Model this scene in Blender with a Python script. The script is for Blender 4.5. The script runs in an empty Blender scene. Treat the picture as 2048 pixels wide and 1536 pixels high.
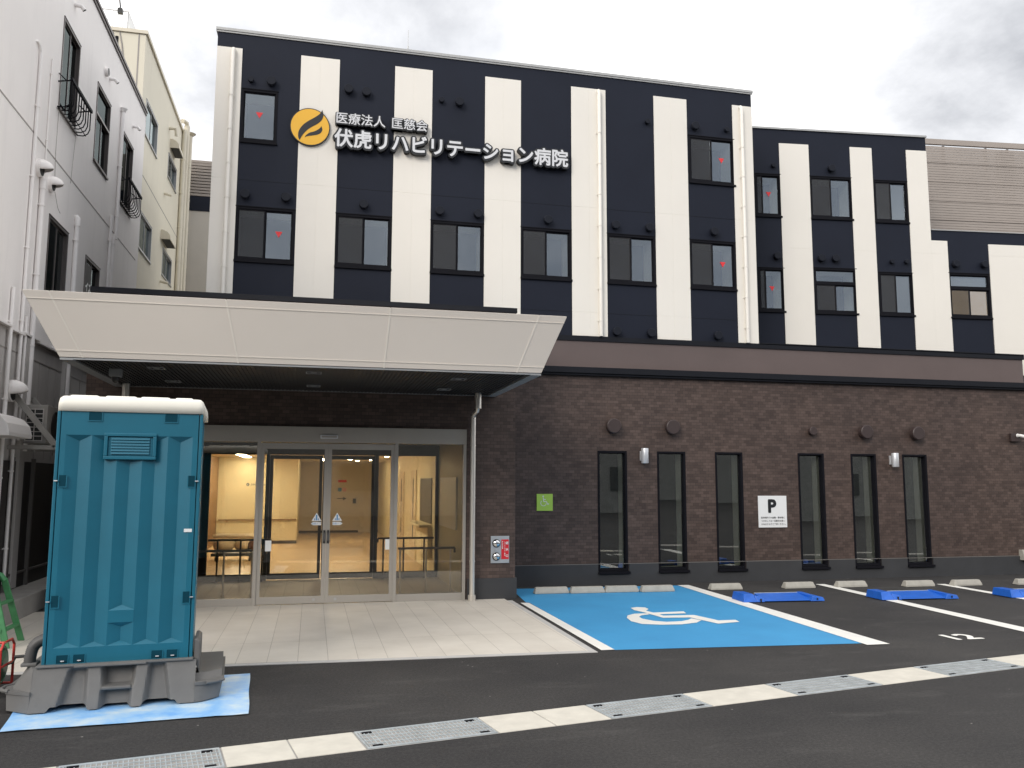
import bpy, math, random
from mathutils import Vector, Matrix
random.seed(7)
SC = bpy.context.scene
COL = SC.collection
R = math.radians
PI = math.pi

# ------------------------------------------------------------------ camera
cam = bpy.data.cameras.new('camera')
cam.sensor_width = 36.0
cam.sensor_fit = 'HORIZONTAL'
cam.lens = 1686.09 / 2048 * 36
cam.clip_start = 0.05
cam.clip_end = 1200
co = bpy.data.objects.new('camera', cam)
COL.objects.link(co)
CY = 15.025
def cam_axes(yaw, pitch, roll):
    f = Vector((math.sin(yaw)*math.cos(pitch), math.cos(yaw)*math.cos(pitch), math.sin(pitch)))
    r = Vector((math.cos(yaw), -math.sin(yaw), 0))
    d = f.cross(r)
    c, s = math.cos(roll), math.sin(roll)
    return c*r + s*d, -s*r + c*d, f
cr, cd, cf = cam_axes(0.231027, 0.117059, -0.0031766)
M = Matrix.Identity(4)
for i in range(3):
    M[i][0] = cr[i]; M[i][1] = -cd[i]; M[i][2] = -cf[i]
M[0][3], M[1][3], M[2][3] = 0.0, -CY, 1.85
co.matrix_world = M
SC.camera = co

# ------------------------------------------------------------------ sky, sun, exposure
SUN_DIR = Vector((-0.56, -0.68, 0.48)).normalized()      # towards the sun
elev = math.asin(SUN_DIR.z)
azim = math.atan2(SUN_DIR.x, SUN_DIR.y)
W = bpy.data.worlds.new('World')
SC.world = W
W.use_nodes = True
nt = W.node_tree
for n in list(nt.nodes): nt.nodes.remove(n)
out = nt.nodes.new('ShaderNodeOutputWorld')
sky = nt.nodes.new('ShaderNodeTexSky')
sky.sky_type = 'NISHITA'
sky.sun_disc = False
sky.sun_elevation = elev
sky.sun_rotation = azim
sky.air_density = 1.2; sky.dust_density = 2.0
bg1 = nt.nodes.new('ShaderNodeBackground'); bg1.inputs[1].default_value = 0.09
nt.links.new(sky.outputs[0], bg1.inputs[0])
tc = nt.nodes.new('ShaderNodeTexCoord')
sep = nt.nodes.new('ShaderNodeSeparateXYZ'); nt.links.new(tc.outputs['Generated'], sep.inputs[0])
def mth(op, a, b=None, tree=None, clamp=False):
    t = tree or nt
    n = t.nodes.new('ShaderNodeMath'); n.operation = op; n.use_clamp = clamp
    for i, v in enumerate((a, b)):
        if v is None: continue
        if isinstance(v, (int, float)): n.inputs[i].default_value = v
        else: t.links.new(v, n.inputs[i])
    return n.outputs[0]
zz = mth('ADD', mth('MAXIMUM', sep.outputs[2], 0.0), 0.28)
px = mth('DIVIDE', sep.outputs[0], zz); py = mth('DIVIDE', sep.outputs[1], zz)
cmb = nt.nodes.new('ShaderNodeCombineXYZ')
nt.links.new(px, cmb.inputs[0]); nt.links.new(py, cmb.inputs[1])
cmb.inputs[2].default_value = 3.1
def noise(scale, detail=5, rough=0.5, vec=None, dist=0.0):
    n = nt.nodes.new('ShaderNodeTexNoise'); n.inputs['Scale'].default_value = scale
    n.inputs['Detail'].default_value = detail; n.inputs['Roughness'].default_value = rough
    n.inputs['Distortion'].default_value = dist
    nt.links.new(vec or cmb.outputs[0], n.inputs['Vector'])
    return n.outputs['Fac']
n1 = noise(1.15, 8, 0.60, dist=0.3)
ramp = nt.nodes.new('ShaderNodeValToRGB')
ramp.color_ramp.elements[0].position = 0.27; ramp.color_ramp.elements[0].color = (0.40, 0.415, 0.45, 1)
ramp.color_ramp.elements[1].position = 0.62; ramp.color_ramp.elements[1].color = (1.50, 1.48, 1.45, 1)
e = ramp.color_ramp.elements.new(0.45); e.color = (0.84, 0.85, 0.88, 1)
nrm_ = nt.nodes.new('ShaderNodeVectorMath'); nrm_.operation = 'NORMALIZE'; nt.links.new(tc.outputs['Generated'], nrm_.inputs[0])
def bank(direction, inner, outer, depth):
    """a darker cloud bank around one direction of the sky"""
    d = nt.nodes.new('ShaderNodeVectorMath'); d.operation = 'DOT_PRODUCT'; nt.links.new(nrm_.outputs[0], d.inputs[0]); d.inputs[1].default_value = direction
    mr = nt.nodes.new('ShaderNodeMapRange'); mr.clamp = True; mr.interpolation_type = 'SMOOTHSTEP'
    nt.links.new(d.outputs['Value'], mr.inputs[0]); mr.inputs[1].default_value = math.cos(outer); mr.inputs[2].default_value = math.cos(inner)
    mr.inputs[3].default_value = 0.0; mr.inputs[4].default_value = depth
    return mr.outputs[0]
low = mth('ADD', mth('ADD', bank((0.0, 0.853, 0.522), R(3), R(20), 0.115), bank((0.668, 0.605, 0.433), R(3), R(17), 0.15)), bank((-0.10, 0.90, 0.42), R(1), R(7), 0.05))
n1b = mth('SUBTRACT', mth('ADD', n1, 0.06), low)
nt.links.new(n1b, ramp.inputs[0])
bg2 = nt.nodes.new('ShaderNodeBackground'); bg2.inputs[1].default_value = 1.0
# the cloud bank on the street side is thicker and bluer
front = nt.nodes.new('ShaderNodeMapRange'); front.clamp = True; front.interpolation_type = 'SMOOTHSTEP'
nt.links.new(sep.outputs[1], front.inputs[0])
front.inputs[1].default_value = 0.05; front.inputs[2].default_value = -0.75; front.inputs[3].default_value = 0.0; front.inputs[4].default_value = 0.55
cmix = nt.nodes.new('ShaderNodeMix'); cmix.data_type = 'RGBA'
nt.links.new(front.outputs[0], cmix.inputs[0]); nt.links.new(ramp.outputs[0], cmix.inputs[6]); cmix.inputs[7].default_value = (0.36, 0.43, 0.56, 1)
nt.links.new(cmix.outputs[2], bg2.inputs[0])
n2 = noise(0.8, 4, 0.5)
cov = nt.nodes.new('ShaderNodeMapRange'); cov.clamp = True
nt.links.new(n2, cov.inputs[0])
cov.inputs[1].default_value = 0.30; cov.inputs[2].default_value = 0.42
cov.inputs[3].default_value = 0.75; cov.inputs[4].default_value = 1.0
mixs = nt.nodes.new('ShaderNodeMixShader')
nt.links.new(cov.outputs[0], mixs.inputs[0])
nt.links.new(bg1.outputs[0], mixs.inputs[1]); nt.links.new(bg2.outputs[0], mixs.inputs[2])
nt.links.new(mixs.outputs[0], out.inputs[0])

sl = bpy.data.lights.new('sun', 'SUN'); sl.energy = 1.6; sl.angle = R(28); sl.color = (1.0, 0.93, 0.84)
so = bpy.data.objects.new('sun', sl); COL.objects.link(so)
so.rotation_euler = SUN_DIR.to_track_quat('Z', 'Y').to_euler()
so.location = (-20, -30, 30)

vs = SC.view_settings
vs.view_transform = 'Standard'; vs.look = 'None'; vs.gamma = 1.0; vs.exposure = 0.36
vs.use_curve_mapping = False
SC.cycles.max_bounces = 8
SC.cycles.transparent_max_bounces = 16
SC.cycles.caustics_reflective = False
SC.cycles.caustics_refractive = False

# ------------------------------------------------------------------ materials
MATS = {}
def base_mat(name):
    m = bpy.data.materials.new(name); m.use_nodes = True
    t = m.node_tree
    b = t.nodes['Principled BSDF']
    MATS[name] = m
    return m, t, b
def node(t, typ, **kw):
    n = t.nodes.new(typ)
    for k, v in kw.items(): setattr(n, k, v)
    return n
def pos(t):
    return node(t, 'ShaderNodeNewGeometry').outputs['Position']
def tnoise(t, scale, detail=4, rough=0.55, vec=None, stretch=None):
    v = vec or pos(t)
    if stretch:
        mp = node(t, 'ShaderNodeVectorMath', operation='MULTIPLY'); t.links.new(v, mp.inputs[0])
        mp.inputs[1].default_value = stretch; v = mp.outputs[0]
    n = node(t, 'ShaderNodeTexNoise'); n.inputs['Scale'].default_value = scale
    n.inputs['Detail'].default_value = detail; n.inputs['Roughness'].default_value = rough
    t.links.new(v, n.inputs['Vector'])
    return n.outputs['Fac']
def cramp(t, fac, stops):
    r = node(t, 'ShaderNodeValToRGB')
    el = r.color_ramp.elements
    el[0].position, el[0].color = stops[0][0], (*stops[0][1], 1)
    el[1].position, el[1].color = stops[-1][0], (*stops[-1][1], 1)
    for p, c in stops[1:-1]:
        x = el.new(p); x.color = (*c, 1)
    t.links.new(fac, r.inputs[0])
    return r.outputs[0]
def mixc(t, fac, a, b, mode='MIX'):
    n = node(t, 'ShaderNodeMix', data_type='RGBA', blend_type=mode)
    for i, v in ((0, fac), (6, a), (7, b)):
        if isinstance(v, (int, float)): n.inputs[i].default_value = v
        elif isinstance(v, tuple): n.inputs[i].default_value = (*v[:3], 1)
        else: t.links.new(v, n.inputs[i])
    return n.outputs[2]
def bump(t, b, height, strength, dist=0.01):
    n = node(t, 'ShaderNodeBump'); n.inputs['Strength'].default_value = strength
    n.inputs['Distance'].default_value = dist
    t.links.new(height, n.inputs['Height']); t.links.new(n.outputs[0], b.inputs['Normal'])
def mat(name, col, rough=0.6, metal=0.0, var=0.06, scale=3.0, spec=0.5, bmp=0.0, bscale=60, stretch=None, dirt=0.0):
    m, t, b = base_mat(name)
    n = tnoise(t, scale, 5, 0.6, stretch=stretch)
    lo = tuple(c*(1-var) for c in col); hi = tuple(min(1, c*(1+var)) for c in col)
    c = cramp(t, n, [(0.3, lo), (0.7, hi)])
    if dirt:
        d = tnoise(t, 1.3, 6, 0.65, stretch=(3.0, 3.0, 0.35))
        f = node(t, 'ShaderNodeMapRange'); t.links.new(d, f.inputs[0])
        f.inputs[1].default_value = 0.52; f.inputs[2].default_value = 0.75
        f.inputs[3].default_value = 0.0; f.inputs[4].default_value = dirt
        c = mixc(t, f.outputs[0], c, tuple(x*0.62 for x in col))
    t.links.new(c, b.inputs['Base Color'])
    b.inputs['Roughness'].default_value = rough; b.inputs['Metallic'].default_value = metal
    b.inputs['Specular IOR Level'].default_value = spec
    if bmp: bump(t, b, tnoise(t, bscale, 3, 0.6), bmp, 0.004)
    return m

mat('navy_panel', (0.0115, 0.0145, 0.0255), 0.6, var=0.10, scale=0.9, spec=0.2, bmp=0.12, bscale=220)
mat('white_panel', (0.80, 0.765, 0.70), 0.55, var=0.02, scale=0.7, spec=0.3, bmp=0.10, bscale=200, dirt=0.03)
mat('black_flashing', (0.009, 0.010, 0.014), 0.55, var=0.1, spec=0.2)
mat('window_black', (0.008, 0.008, 0.011), 0.6, var=0.1, spec=0.10)
mat('cap_metal', (0.42, 0.42, 0.41), 0.45, 0.3)
mat('brown_band', (0.118, 0.088, 0.082), 0.55, var=0.07, scale=1.0)
mat('brown_vent', (0.045, 0.030, 0.028), 0.5)
mat('navy_vent', (0.010, 0.012, 0.019), 0.6, spec=0.2)
mat('plinth_grey', (0.037, 0.038, 0.041), 0.7, var=0.12, scale=2.0, bmp=0.15)
mat('canopy_beige', (0.76, 0.705, 0.645), 0.42, var=0.02, scale=0.6, spec=0.45)
mat('canopy_trim', (0.82, 0.775, 0.71), 0.4, var=0.02)
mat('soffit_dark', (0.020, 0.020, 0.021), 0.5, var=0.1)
mat('soffit_edge', (0.30, 0.31, 0.32), 0.45, 0.2)
mat('door_metal', (0.37, 0.345, 0.31), 0.45, 0.15, var=0.04, spec=0.5)
mat('dark_frame', (0.05, 0.051, 0.053), 0.4, 0.2)
mat('steel', (0.72, 0.68, 0.62), 0.3, 0.75, var=0.05)
mat('chrome', (0.7, 0.7, 0.7), 0.12, 1.0, var=0.02)
mat('plate_steel', (0.50, 0.52, 0.54), 0.42, 0.6)
mat('galvanised', (0.46, 0.50, 0.525), 0.45, 0.35, var=0.18, scale=9)
mat('pipe_white', (0.80, 0.765, 0.70), 0.4, var=0.02)
mat('left_wall', (0.87, 0.835, 0.815), 0.7, var=0.025, scale=0.8, bmp=0.25, bscale=90, dirt=0.16)
mat('left_pipe', (0.88, 0.845, 0.825), 0.5, var=0.02)
mat('left_lower', (0.50, 0.475, 0.455), 0.65, var=0.05, scale=1.2, dirt=0.35)
mat('joint_grey', (0.36, 0.33, 0.31), 0.8)
mat('cream_wall', (0.75, 0.70, 0.57), 0.7, var=0.025, scale=0.8, bmp=0.25, bscale=90, dirt=0.14)
mat('cream_pipe', (0.72, 0.66, 0.53), 0.5, var=0.04, dirt=0.2)
mat('dark_brown', (0.040, 0.036, 0.034), 0.55, var=0.12)
mat('grey_brown', (0.15, 0.14, 0.13), 0.55, var=0.1)
mat('alu_frame', (0.42, 0.42, 0.42), 0.4, 0.5)
mat('bronze_frame', (0.11, 0.095, 0.09), 0.4, 0.4)
mat('louver_taupe', (0.35, 0.305, 0.27), 0.55, var=0.06, scale=1.4)
mat('concrete', (0.56, 0.53, 0.465), 0.85, var=0.09, scale=5, bmp=0.4, bscale=130, dirt=0.12)
mat('stop_concrete', (0.37, 0.355, 0.315), 0.85, var=0.10, scale=11, bmp=0.4, bscale=120, dirt=0.18)
mat('curb_concrete', (0.33, 0.315, 0.295), 0.9, var=0.12, scale=3, bmp=0.4, bscale=100, dirt=0.35)
mat('edge_concrete', (0.46, 0.45, 0.435), 0.85, var=0.08, scale=4, bmp=0.3)
mat('lock_blue', (0.014, 0.115, 0.52), 0.38, var=0.12, scale=8)
mat('teal', (0.009, 0.128, 0.198), 0.40, var=0.07, scale=2.5, bmp=0.08, bscale=160, dirt=0.22)
mat('roof_white', (0.84, 0.815, 0.73), 0.42, var=0.02)
mat('tank_grey', (0.128, 0.125, 0.121), 0.6, var=0.10, scale=4, bmp=0.45, bscale=180, dirt=0.15)
mat('hose_grey', (0.085, 0.083, 0.082), 0.5)
mat('green_paint', (0.055, 0.22, 0.09), 0.5, var=0.18, scale=12)
mat('hose_green', (0.02, 0.30, 0.16), 0.35)
mat('red_paint', (0.60, 0.045, 0.035), 0.4)
mat('black_plastic', (0.02, 0.02, 0.02), 0.45)
mat('sign_white', (0.78, 0.79, 0.79), 0.35, var=0.01)
mat('sign_black', (0.012, 0.013, 0.015), 0.45)
mat('sign_face', (0.66, 0.67, 0.69), 0.35, var=0.02)
mat('emblem_orange', (0.80, 0.44, 0.035), 0.4, var=0.02)
mat('sign_green', (0.42, 0.66, 0.10), 0.4, var=0.02)
mat('sign_red', (0.62, 0.02, 0.03), 0.4)
mat('sticker_red', (0.72, 0.03, 0.035), 0.5)
mat('text_grey', (0.10, 0.10, 0.105), 0.5)
mat('lamp_silver', (0.62, 0.63, 0.65), 0.35, 0.4)
mat('camera_white', (0.80, 0.79, 0.77), 0.4)
mat('tyvek', (0.75, 0.72, 0.66), 0.6, var=0.1, scale=6)
mat('reveal_light', (0.90, 0.90, 0.80), 0.8)
mat('room_shade', (0.018, 0.019, 0.020), 0.9)  # near-black back plane: shade of the unlit room put into its colour
mat('wood_brown', (0.21, 0.115, 0.05), 0.45, var=0.18, scale=3, stretch=(1, 1, 9))
mat('lobby_wall', (0.66, 0.585, 0.38), 0.6, var=0.03)
mat('lobby_back', (0.60, 0.53, 0.43), 0.6, var=0.04)
mat('lobby_ceiling', (0.72, 0.66, 0.55), 0.7)
mat('lobby_base', (0.05, 0.042, 0.036), 0.5)
mat('sack_cream', (0.62, 0.52, 0.36), 0.7, var=0.2, scale=5)
mat('sack_brown', (0.16, 0.07, 0.035), 0.6, var=0.2)
mat('street_wall', (0.21, 0.215, 0.21), 0.8, var=0.15)
mat('bark', (0.06, 0.05, 0.045), 0.9)
mat('banner_black', (0.022, 0.022, 0.023), 0.5)
mat('mark_yellow', (0.62, 0.60, 0.10), 0.5)
mat('mark_pink', (0.70, 0.36, 0.40), 0.5)
mat('sticker_blue', (0.12, 0.30, 0.55), 0.5)

def glass(name, tint, refl, rough=0.0, boost=0.0):
    m = bpy.data.materials.new(name); m.use_nodes = True; MATS[name] = m
    t = m.node_tree
    for n in list(t.nodes): t.nodes.remove(n)
    o = node(t, 'ShaderNodeOutputMaterial')
    tr = node(t, 'ShaderNodeBsdfTransparent'); tr.inputs[0].default_value = (*tint, 1)
    gl = node(t, 'ShaderNodeBsdfGlossy'); gl.inputs['Roughness'].default_value = rough
    gl.inputs[0].default_value = refl + (1,) if isinstance(refl, tuple) else (1, 1, 1, 1)
    fr = node(t, 'ShaderNodeFresnel'); fr.inputs[0].default_value = 1.5
    f = mth('ADD', mth('MULTIPLY', fr.outputs[0], 1.6, t), boost, t, True)
    mx = node(t, 'ShaderNodeMixShader')
    t.links.new(f, mx.inputs[0]); t.links.new(tr.outputs[0], mx.inputs[1]); t.links.new(gl.outputs[0], mx.inputs[2])
    t.links.new(mx.outputs[0], o.inputs[0])
    return m
glass('door_glass', (0.90, 0.88, 0.84), (1, 1, 1), 0.0, 0.01)
glass('window_glass', (0.86, 0.88, 0.88), (0.88, 0.94, 1.0), 0.0, 0.055)
glass('slit_glass', (0.92, 0.94, 0.92), (1, 1, 1), 0.0, 0.06)
def screen(name, col, cover):
    m = bpy.data.materials.new(name); m.use_nodes = True; MATS[name] = m
    t = m.node_tree
    for n in list(t.nodes): t.nodes.remove(n)
    o = node(t, 'ShaderNodeOutputMaterial'); tr = node(t, 'ShaderNodeBsdfTransparent'); df = node(t, 'ShaderNodeBsdfDiffuse')
    df.inputs[0].default_value = (*col, 1)
    mx = node(t, 'ShaderNodeMixShader'); t.links.new(mth('ADD', cover-.08, mth('MULTIPLY', tnoise(t, 3.5, 5, 0.65), .16, t), t), mx.inputs[0])
    t.links.new(tr.outputs[0], mx.inputs[1]); t.links.new(df.outputs[0], mx.inputs[2]); t.links.new(mx.outputs[0], o.inputs[0])
screen('screen_mesh', (0.050, 0.048, 0.048), 0.62)
glass('old_glass', (0.5, 0.55, 0.54), (0.55, 0.62, 0.62), 0.02, 0.03)
glass('side_glass', (0.45, 0.49, 0.48), (0.22, 0.25, 0.25), 0.02, 0.02)

def emit(name, col, s):
    m = bpy.data.materials.new(name); m.use_nodes = True; MATS[name] = m
    t = m.node_tree
    for n in list(t.nodes): t.nodes.remove(n)
    o = node(t, 'ShaderNodeOutputMaterial'); e_ = node(t, 'ShaderNodeEmission')
    e_.inputs[0].default_value = (*col, 1); e_.inputs[1].default_value = s
    t.links.new(e_.outputs[0], o.inputs[0])
emit('lamp_warm', (1.0, 0.90, 0.69), 55.0)
emit('downlight_warm', (1.0, 0.90, 0.70), 100.0)

def brick_mat(name, c1, c2, c3, bw, bh, mortar):
    m, t, b = base_mat(name)
    p = pos(t)
    s = node(t, 'ShaderNodeSeparateXYZ'); t.links.new(p, s.inputs[0])
    u = mth('ADD', s.outputs[0], s.outputs[1], t)
    cb = node(t, 'ShaderNodeCombineXYZ'); t.links.new(u, cb.inputs[0]); t.links.new(s.outputs[2], cb.inputs[1])
    def br(w, h, off, ca, cb_, shift):
        n = node(t, 'ShaderNodeTexBrick')
        n.inputs['Color1'].default_value = (*ca, 1); n.inputs['Color2'].default_value = (*cb_, 1)
        n.inputs['Mortar'].default_value = (*mortar, 1)
        n.inputs['Scale'].default_value = 1.0; n.inputs['Mortar Size'].default_value = 0.0030
        n.inputs['Mortar Smooth'].default_value = 0.3; n.inputs['Bias'].default_value = 0.0
        n.inputs['Brick Width'].default_value = w; n.inputs['Row Height'].default_value = h
        n.offset = off; n.offset_frequency = 2
        mp = node(t, 'ShaderNodeVectorMath', operation='ADD'); t.links.new(cb.outputs[0], mp.inputs[0])
        mp.inputs[1].default_value = shift
        t.links.new(mp.outputs[0], n.inputs['Vector'])
        return n
    b1 = br(bw, bh, 0.5, c1, c2, (0, 0, 0))
    b2 = br(bw*2, bh*2, 0.5, (0.86, 0.86, 0.86), (1.12, 1.12, 1.11), (0.03, bh, 0))
    b2.inputs['Mortar'].default_value = (0.95, 0.95, 0.95, 1)
    c = mixc(t, 1.0, b1.outputs[0], b2.outputs[0], 'MULTIPLY')
    n = tnoise(t, 0.6, 3, 0.5)
    c = mixc(t, n, c, c3, 'MIX') if False else c
    c = mixc(t, 1.0, c, cramp(t, n, [(0.3, (0.90, 0.90, 0.92)), (0.7, (1.08, 1.06, 1.04))]), 'MULTIPLY')
    t.links.new(c, b.inputs['Base Color'])
    b.inputs['Roughness'].default_value = 0.55; b.inputs['Specular IOR Level'].default_value = 0.35
    hn = mth('SUBTRACT', 1.0, b1.outputs['Fac'], t)
    h2 = mth('ADD', hn, mth('MULTIPLY', tnoise(t, 140, 3, 0.6), 0.35, t), t)
    bump(t, b, h2, 0.4, 0.004)
    return m
brick_mat('brown_tile', (0.060, 0.041, 0.0345), (0.101, 0.071, 0.060), (0.08, 0.06, 0.055), 0.11, 0.055, (0.034, 0.026, 0.024))

def asphalt():
    m, t, b = base_mat('asphalt')
    p = pos(t)
    fine = tnoise(t, 190, 2, 0.7)
    c = cramp(t, fine, [(0.28, (0.022, 0.0212, 0.0214)), (0.56, (0.040, 0.0385, 0.0385)), (0.78, (0.11, 0.106, 0.104))])
    mid = tnoise(t, 38, 3, 0.75)
    c = mixc(t, 1.0, c, cramp(t, mid, [(0.30, (0.62, 0.62, 0.63)), (0.52, (1.0, 1.0, 1.0)), (0.72, (1.55, 1.53, 1.50))]), 'MULTIPLY')
    big = tnoise(t, 0.55, 5, 0.6)
    c = mixc(t, 1.0, c, cramp(t, big, [(0.32, (0.72, 0.72, 0.74)), (0.70, (1.25, 1.23, 1.19))]), 'MULTIPLY')
    dust = tnoise(t, 1.7, 7, 0.68, stretch=(0.5, 1.5, 1))
    f = node(t, 'ShaderNodeMapRange'); t.links.new(dust, f.inputs[0])
    f.inputs[1].default_value = 0.55; f.inputs[2].default_value = 0.76; f.inputs[3].default_value = 0; f.inputs[4].default_value = 0.42
    c = mixc(t, f.outputs[0], c, (0.11, 0.106, 0.10))
    v = node(t, 'ShaderNodeTexVoronoi'); v.inputs['Scale'].default_value = 3.2; t.links.new(p, v.inputs['Vector'])
    sp = mth('LESS_THAN', v.outputs['Distance'], 0.026, t)
    c = mixc(t, mth('MULTIPLY', sp, 0.6, t), c, (0.42, 0.40, 0.37))
    t.links.new(c, b.inputs['Base Color'])
    b.inputs['Roughness'].default_value = 0.82; b.inputs['Specular IOR Level'].default_value = 0.3
    bump(t, b, fine, 0.7, 0.006)
asphalt()

def paving():
    m, t, b = base_mat('paving_tile')
    br = node(t, 'ShaderNodeTexBrick')
    br.inputs['Color1'].default_value = (0.60, 0.56, 0.50, 1); br.inputs['Color2'].default_value = (0.64, 0.60, 0.535, 1)
    br.inputs['Mortar'].default_value = (0.38, 0.35, 0.31, 1)
    br.inputs['Scale'].default_value = 1; br.inputs['Mortar Size'].default_value = 0.0030
    br.inputs['Mortar Smooth'].default_value = 0.2
    br.inputs['Brick Width'].default_value = 2.2; br.inputs['Row Height'].default_value = 0.31
    br.offset = 0.0
    s = node(t, 'ShaderNodeSeparateXYZ'); t.links.new(pos(t), s.inputs[0])
    cb = node(t, 'ShaderNodeCombineXYZ')
    t.links.new(mth('ADD', s.outputs[1], 0.21, t), cb.inputs[0]); t.links.new(mth('ADD', s.outputs[0], 0.09, t), cb.inputs[1])
    t.links.new(cb.outputs[0], br.inputs['Vector'])
    n = tnoise(t, 1.6, 6, 0.6)
    c = mixc(t, 1.0, br.outputs[0], cramp(t, n, [(0.3, (0.90, 0.89, 0.88)), (0.7, (1.05, 1.05, 1.05))]), 'MULTIPLY')
    t.links.new(c, b.inputs['Base Color'])
    b.inputs['Roughness'].default_value = 0.62; b.inputs['Specular IOR Level'].default_value = 0.35
    h = mth('ADD', mth('SUBTRACT', 1, br.outputs['Fac'], t), mth('MULTIPLY', tnoise(t, 90, 3), 0.4, t), t)
    bump(t, b, h, 0.35, 0.003)
paving()

def paint(name, col, wear):
    m, t, b = base_mat(name)
    fine = tnoise(t, 170, 3, 0.65)
    big = tnoise(t, 1.1, 6, 0.6)
    c = mixc(t, 1.0, col, cramp(t, big, [(0.3, (0.90, 0.91, 0.93)), (0.7, (1.06, 1.06, 1.05))]), 'MULTIPLY')
    f = node(t, 'ShaderNodeMapRange'); t.links.new(fine, f.inputs[0])
    f.inputs[1].default_value = 0.60; f.inputs[2].default_value = 0.76; f.inputs[3].default_value = 0; f.inputs[4].default_value = wear
    c = mixc(t, f.outputs[0], c, tuple(x*0.5 for x in col))
    t.links.new(c, b.inputs['Base Color'])
    b.inputs['Roughness'].default_value = 0.62
    bump(t, b, fine, 0.5, 0.004)
paint('paint_blue', (0.045, 0.285, 0.56), 0.5)
paint('paint_white', (0.78, 0.765, 0.72), 0.25)

def sheet_mat():
    m, t, b = base_mat('blue_sheet')
    n = tnoise(t, 3.2, 6, 0.62)
    c = cramp(t, n, [(0.30, (0.15, 0.40, 0.82)), (0.47, (0.30, 0.54, 0.84)), (0.66, (0.58, 0.70, 0.78))])
    t.links.new(c, b.inputs['Base Color'])
    b.inputs['Roughness'].default_value = 0.4
    bump(t, b, tnoise(t, 7, 4, 0.6), 0.35, 0.008)
sheet_mat()
def wood_floor():
    m, t, b = base_mat('lobby_floor')
    n = tnoise(t, 1.2, 5, 0.6, stretch=(1, 7, 1))
    t.links.new(cramp(t, n, [(0.3, (0.46, 0.335, 0.19)), (0.7, (0.54, 0.40, 0.235))]), b.inputs['Base Color'])
    b.inputs['Roughness'].default_value = 0.3
wood_floor()

# ------------------------------------------------------------------ mesh helpers
class MB:
    def __init__(s): s.v = []; s.f = []; s.m = []
    def poly(s, pts, m=0):
        i = len(s.v); s.v += [tuple(p) for p in pts]; s.f.append(tuple(range(i, i+len(pts)))); s.m.append(m)
        return s
    def box(s, x0, x1, y0, y1, z0, z1, m=0):
        return s.hexa([(x0,y0,z0),(x1,y0,z0),(x1,y1,z0),(x0,y1,z0),(x0,y0,z1),(x1,y0,z1),(x1,y1,z1),(x0,y1,z1)], m)
    def hexa(s, p, m=0):
        i = len(s.v); s.v += [tuple(q) for q in p]
        for f in ((0,3,2,1),(4,5,6,7),(0,1,5,4),(1,2,6,5),(2,3,7,6),(3,0,4,7)):
            s.f.append(tuple(i+k for k in f)); s.m.append(m)
        return s
    def prism(s, pts, d, m=0):            # closed polygon pushed along the vector d
        n = len(pts); i = len(s.v); d = Vector(d)
        s.v += [tuple(p) for p in pts] + [tuple(Vector(p)+d) for p in pts]
        s.f.append(tuple(range(i, i+n))); s.m.append(m)
        s.f.append(tuple(range(i+2*n-1, i+n-1, -1))); s.m.append(m)
        for k in range(n):
            a, b = i+k, i+(k+1) % n
            s.f.append((b, a, a+n, b+n)); s.m.append(m)
        return s
    def tube(s, pts, r, n=10, m=0, cap=True):
        pts = [Vector(p) for p in pts]; rs = r if isinstance(r, (list, tuple)) else [r]*len(pts)
        i0 = len(s.v); up = None
        for k, p in enumerate(pts):
            a = pts[max(0, k-1)]; b = pts[min(len(pts)-1, k+1)]
            d = (b-a).normalized()
            if up is None:
                up = Vector((0, 0, 1)) if abs(d.z) < 0.9 else Vector((1, 0, 0))
            x = d.cross(up).normalized(); y = x.cross(d).normalized(); up = y
            for j in range(n):
                t = 2*PI*j/n
                s.v.append(tuple(p + (x*math.cos(t) + y*math.sin(t))*rs[k]))
        for k in range(len(pts)-1):
            for j in range(n):
                a = i0+k*n+j; b = i0+k*n+(j+1) % n
                s.f.append((a, b, b+n, a+n)); s.m.append(m)
        if cap:
            s.f.append(tuple(i0+j for j in range(n-1, -1, -1))); s.m.append(m)
            e = i0+(len(pts)-1)*n
            s.f.append(tuple(e+j for j in range(n))); s.m.append(m)
        return s
    def cyl(s, a, b, r, n=20, m=0): return s.tube([a, b], r, n, m)
    def build(s, name, mats, parent=None, loc=None, smooth=False, bevel=0.0):
        me = bpy.data.meshes.new(name); me.from_pydata(s.v, [], s.f)
        for k in ([mats] if isinstance(mats, str) else mats): me.materials.append(MATS[k])
        for p, k in zip(me.polygons, s.m): p.material_index = k
        me.validate(); me.update()
        o = bpy.data.objects.new(name, me); COL.objects.link(o)
        if smooth:
            for p in me.polygons: p.use_smooth = True
            if smooth != 'all':
                try: me.set_sharp_from_angle(angle=R(35))
                except Exception: pass
        if bevel:
            b = o.modifiers.new('bevel', 'BEVEL'); b.width = bevel; b.segments = 2; b.limit_method = 'ANGLE'
            b.angle_limit = R(40); b.harden_normals = False
        if loc: o.location = loc
        if parent is not None: child(o, parent)
        return o
WORLD_ROOTS = {}
def child(o, parent):
    o.parent = parent
    if parent.name in WORLD_ROOTS:
        o.matrix_parent_inverse = Matrix.Translation(-Vector(WORLD_ROOTS[parent.name]))
def tag(o, label, cat=None, group=None, kind=None):
    if label: o['label'] = label
    if cat: o['category'] = cat
    if group: o['group'] = group
    if kind: o['kind'] = kind
    return o
def root(name, label, cat, loc=(0, 0, 0), rz=0.0, group=None, world=True):
    """An Empty at a thing's base. world=True: its parts are given in world coordinates."""
    o = bpy.data.objects.new(name, None); COL.objects.link(o)
    o.empty_display_size = 0.2
    o.location = loc; o.rotation_euler = (0, 0, rz)
    tag(o, label, cat, group)
    if world: WORLD_ROOTS[o.name] = tuple(loc)
    return o
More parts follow.
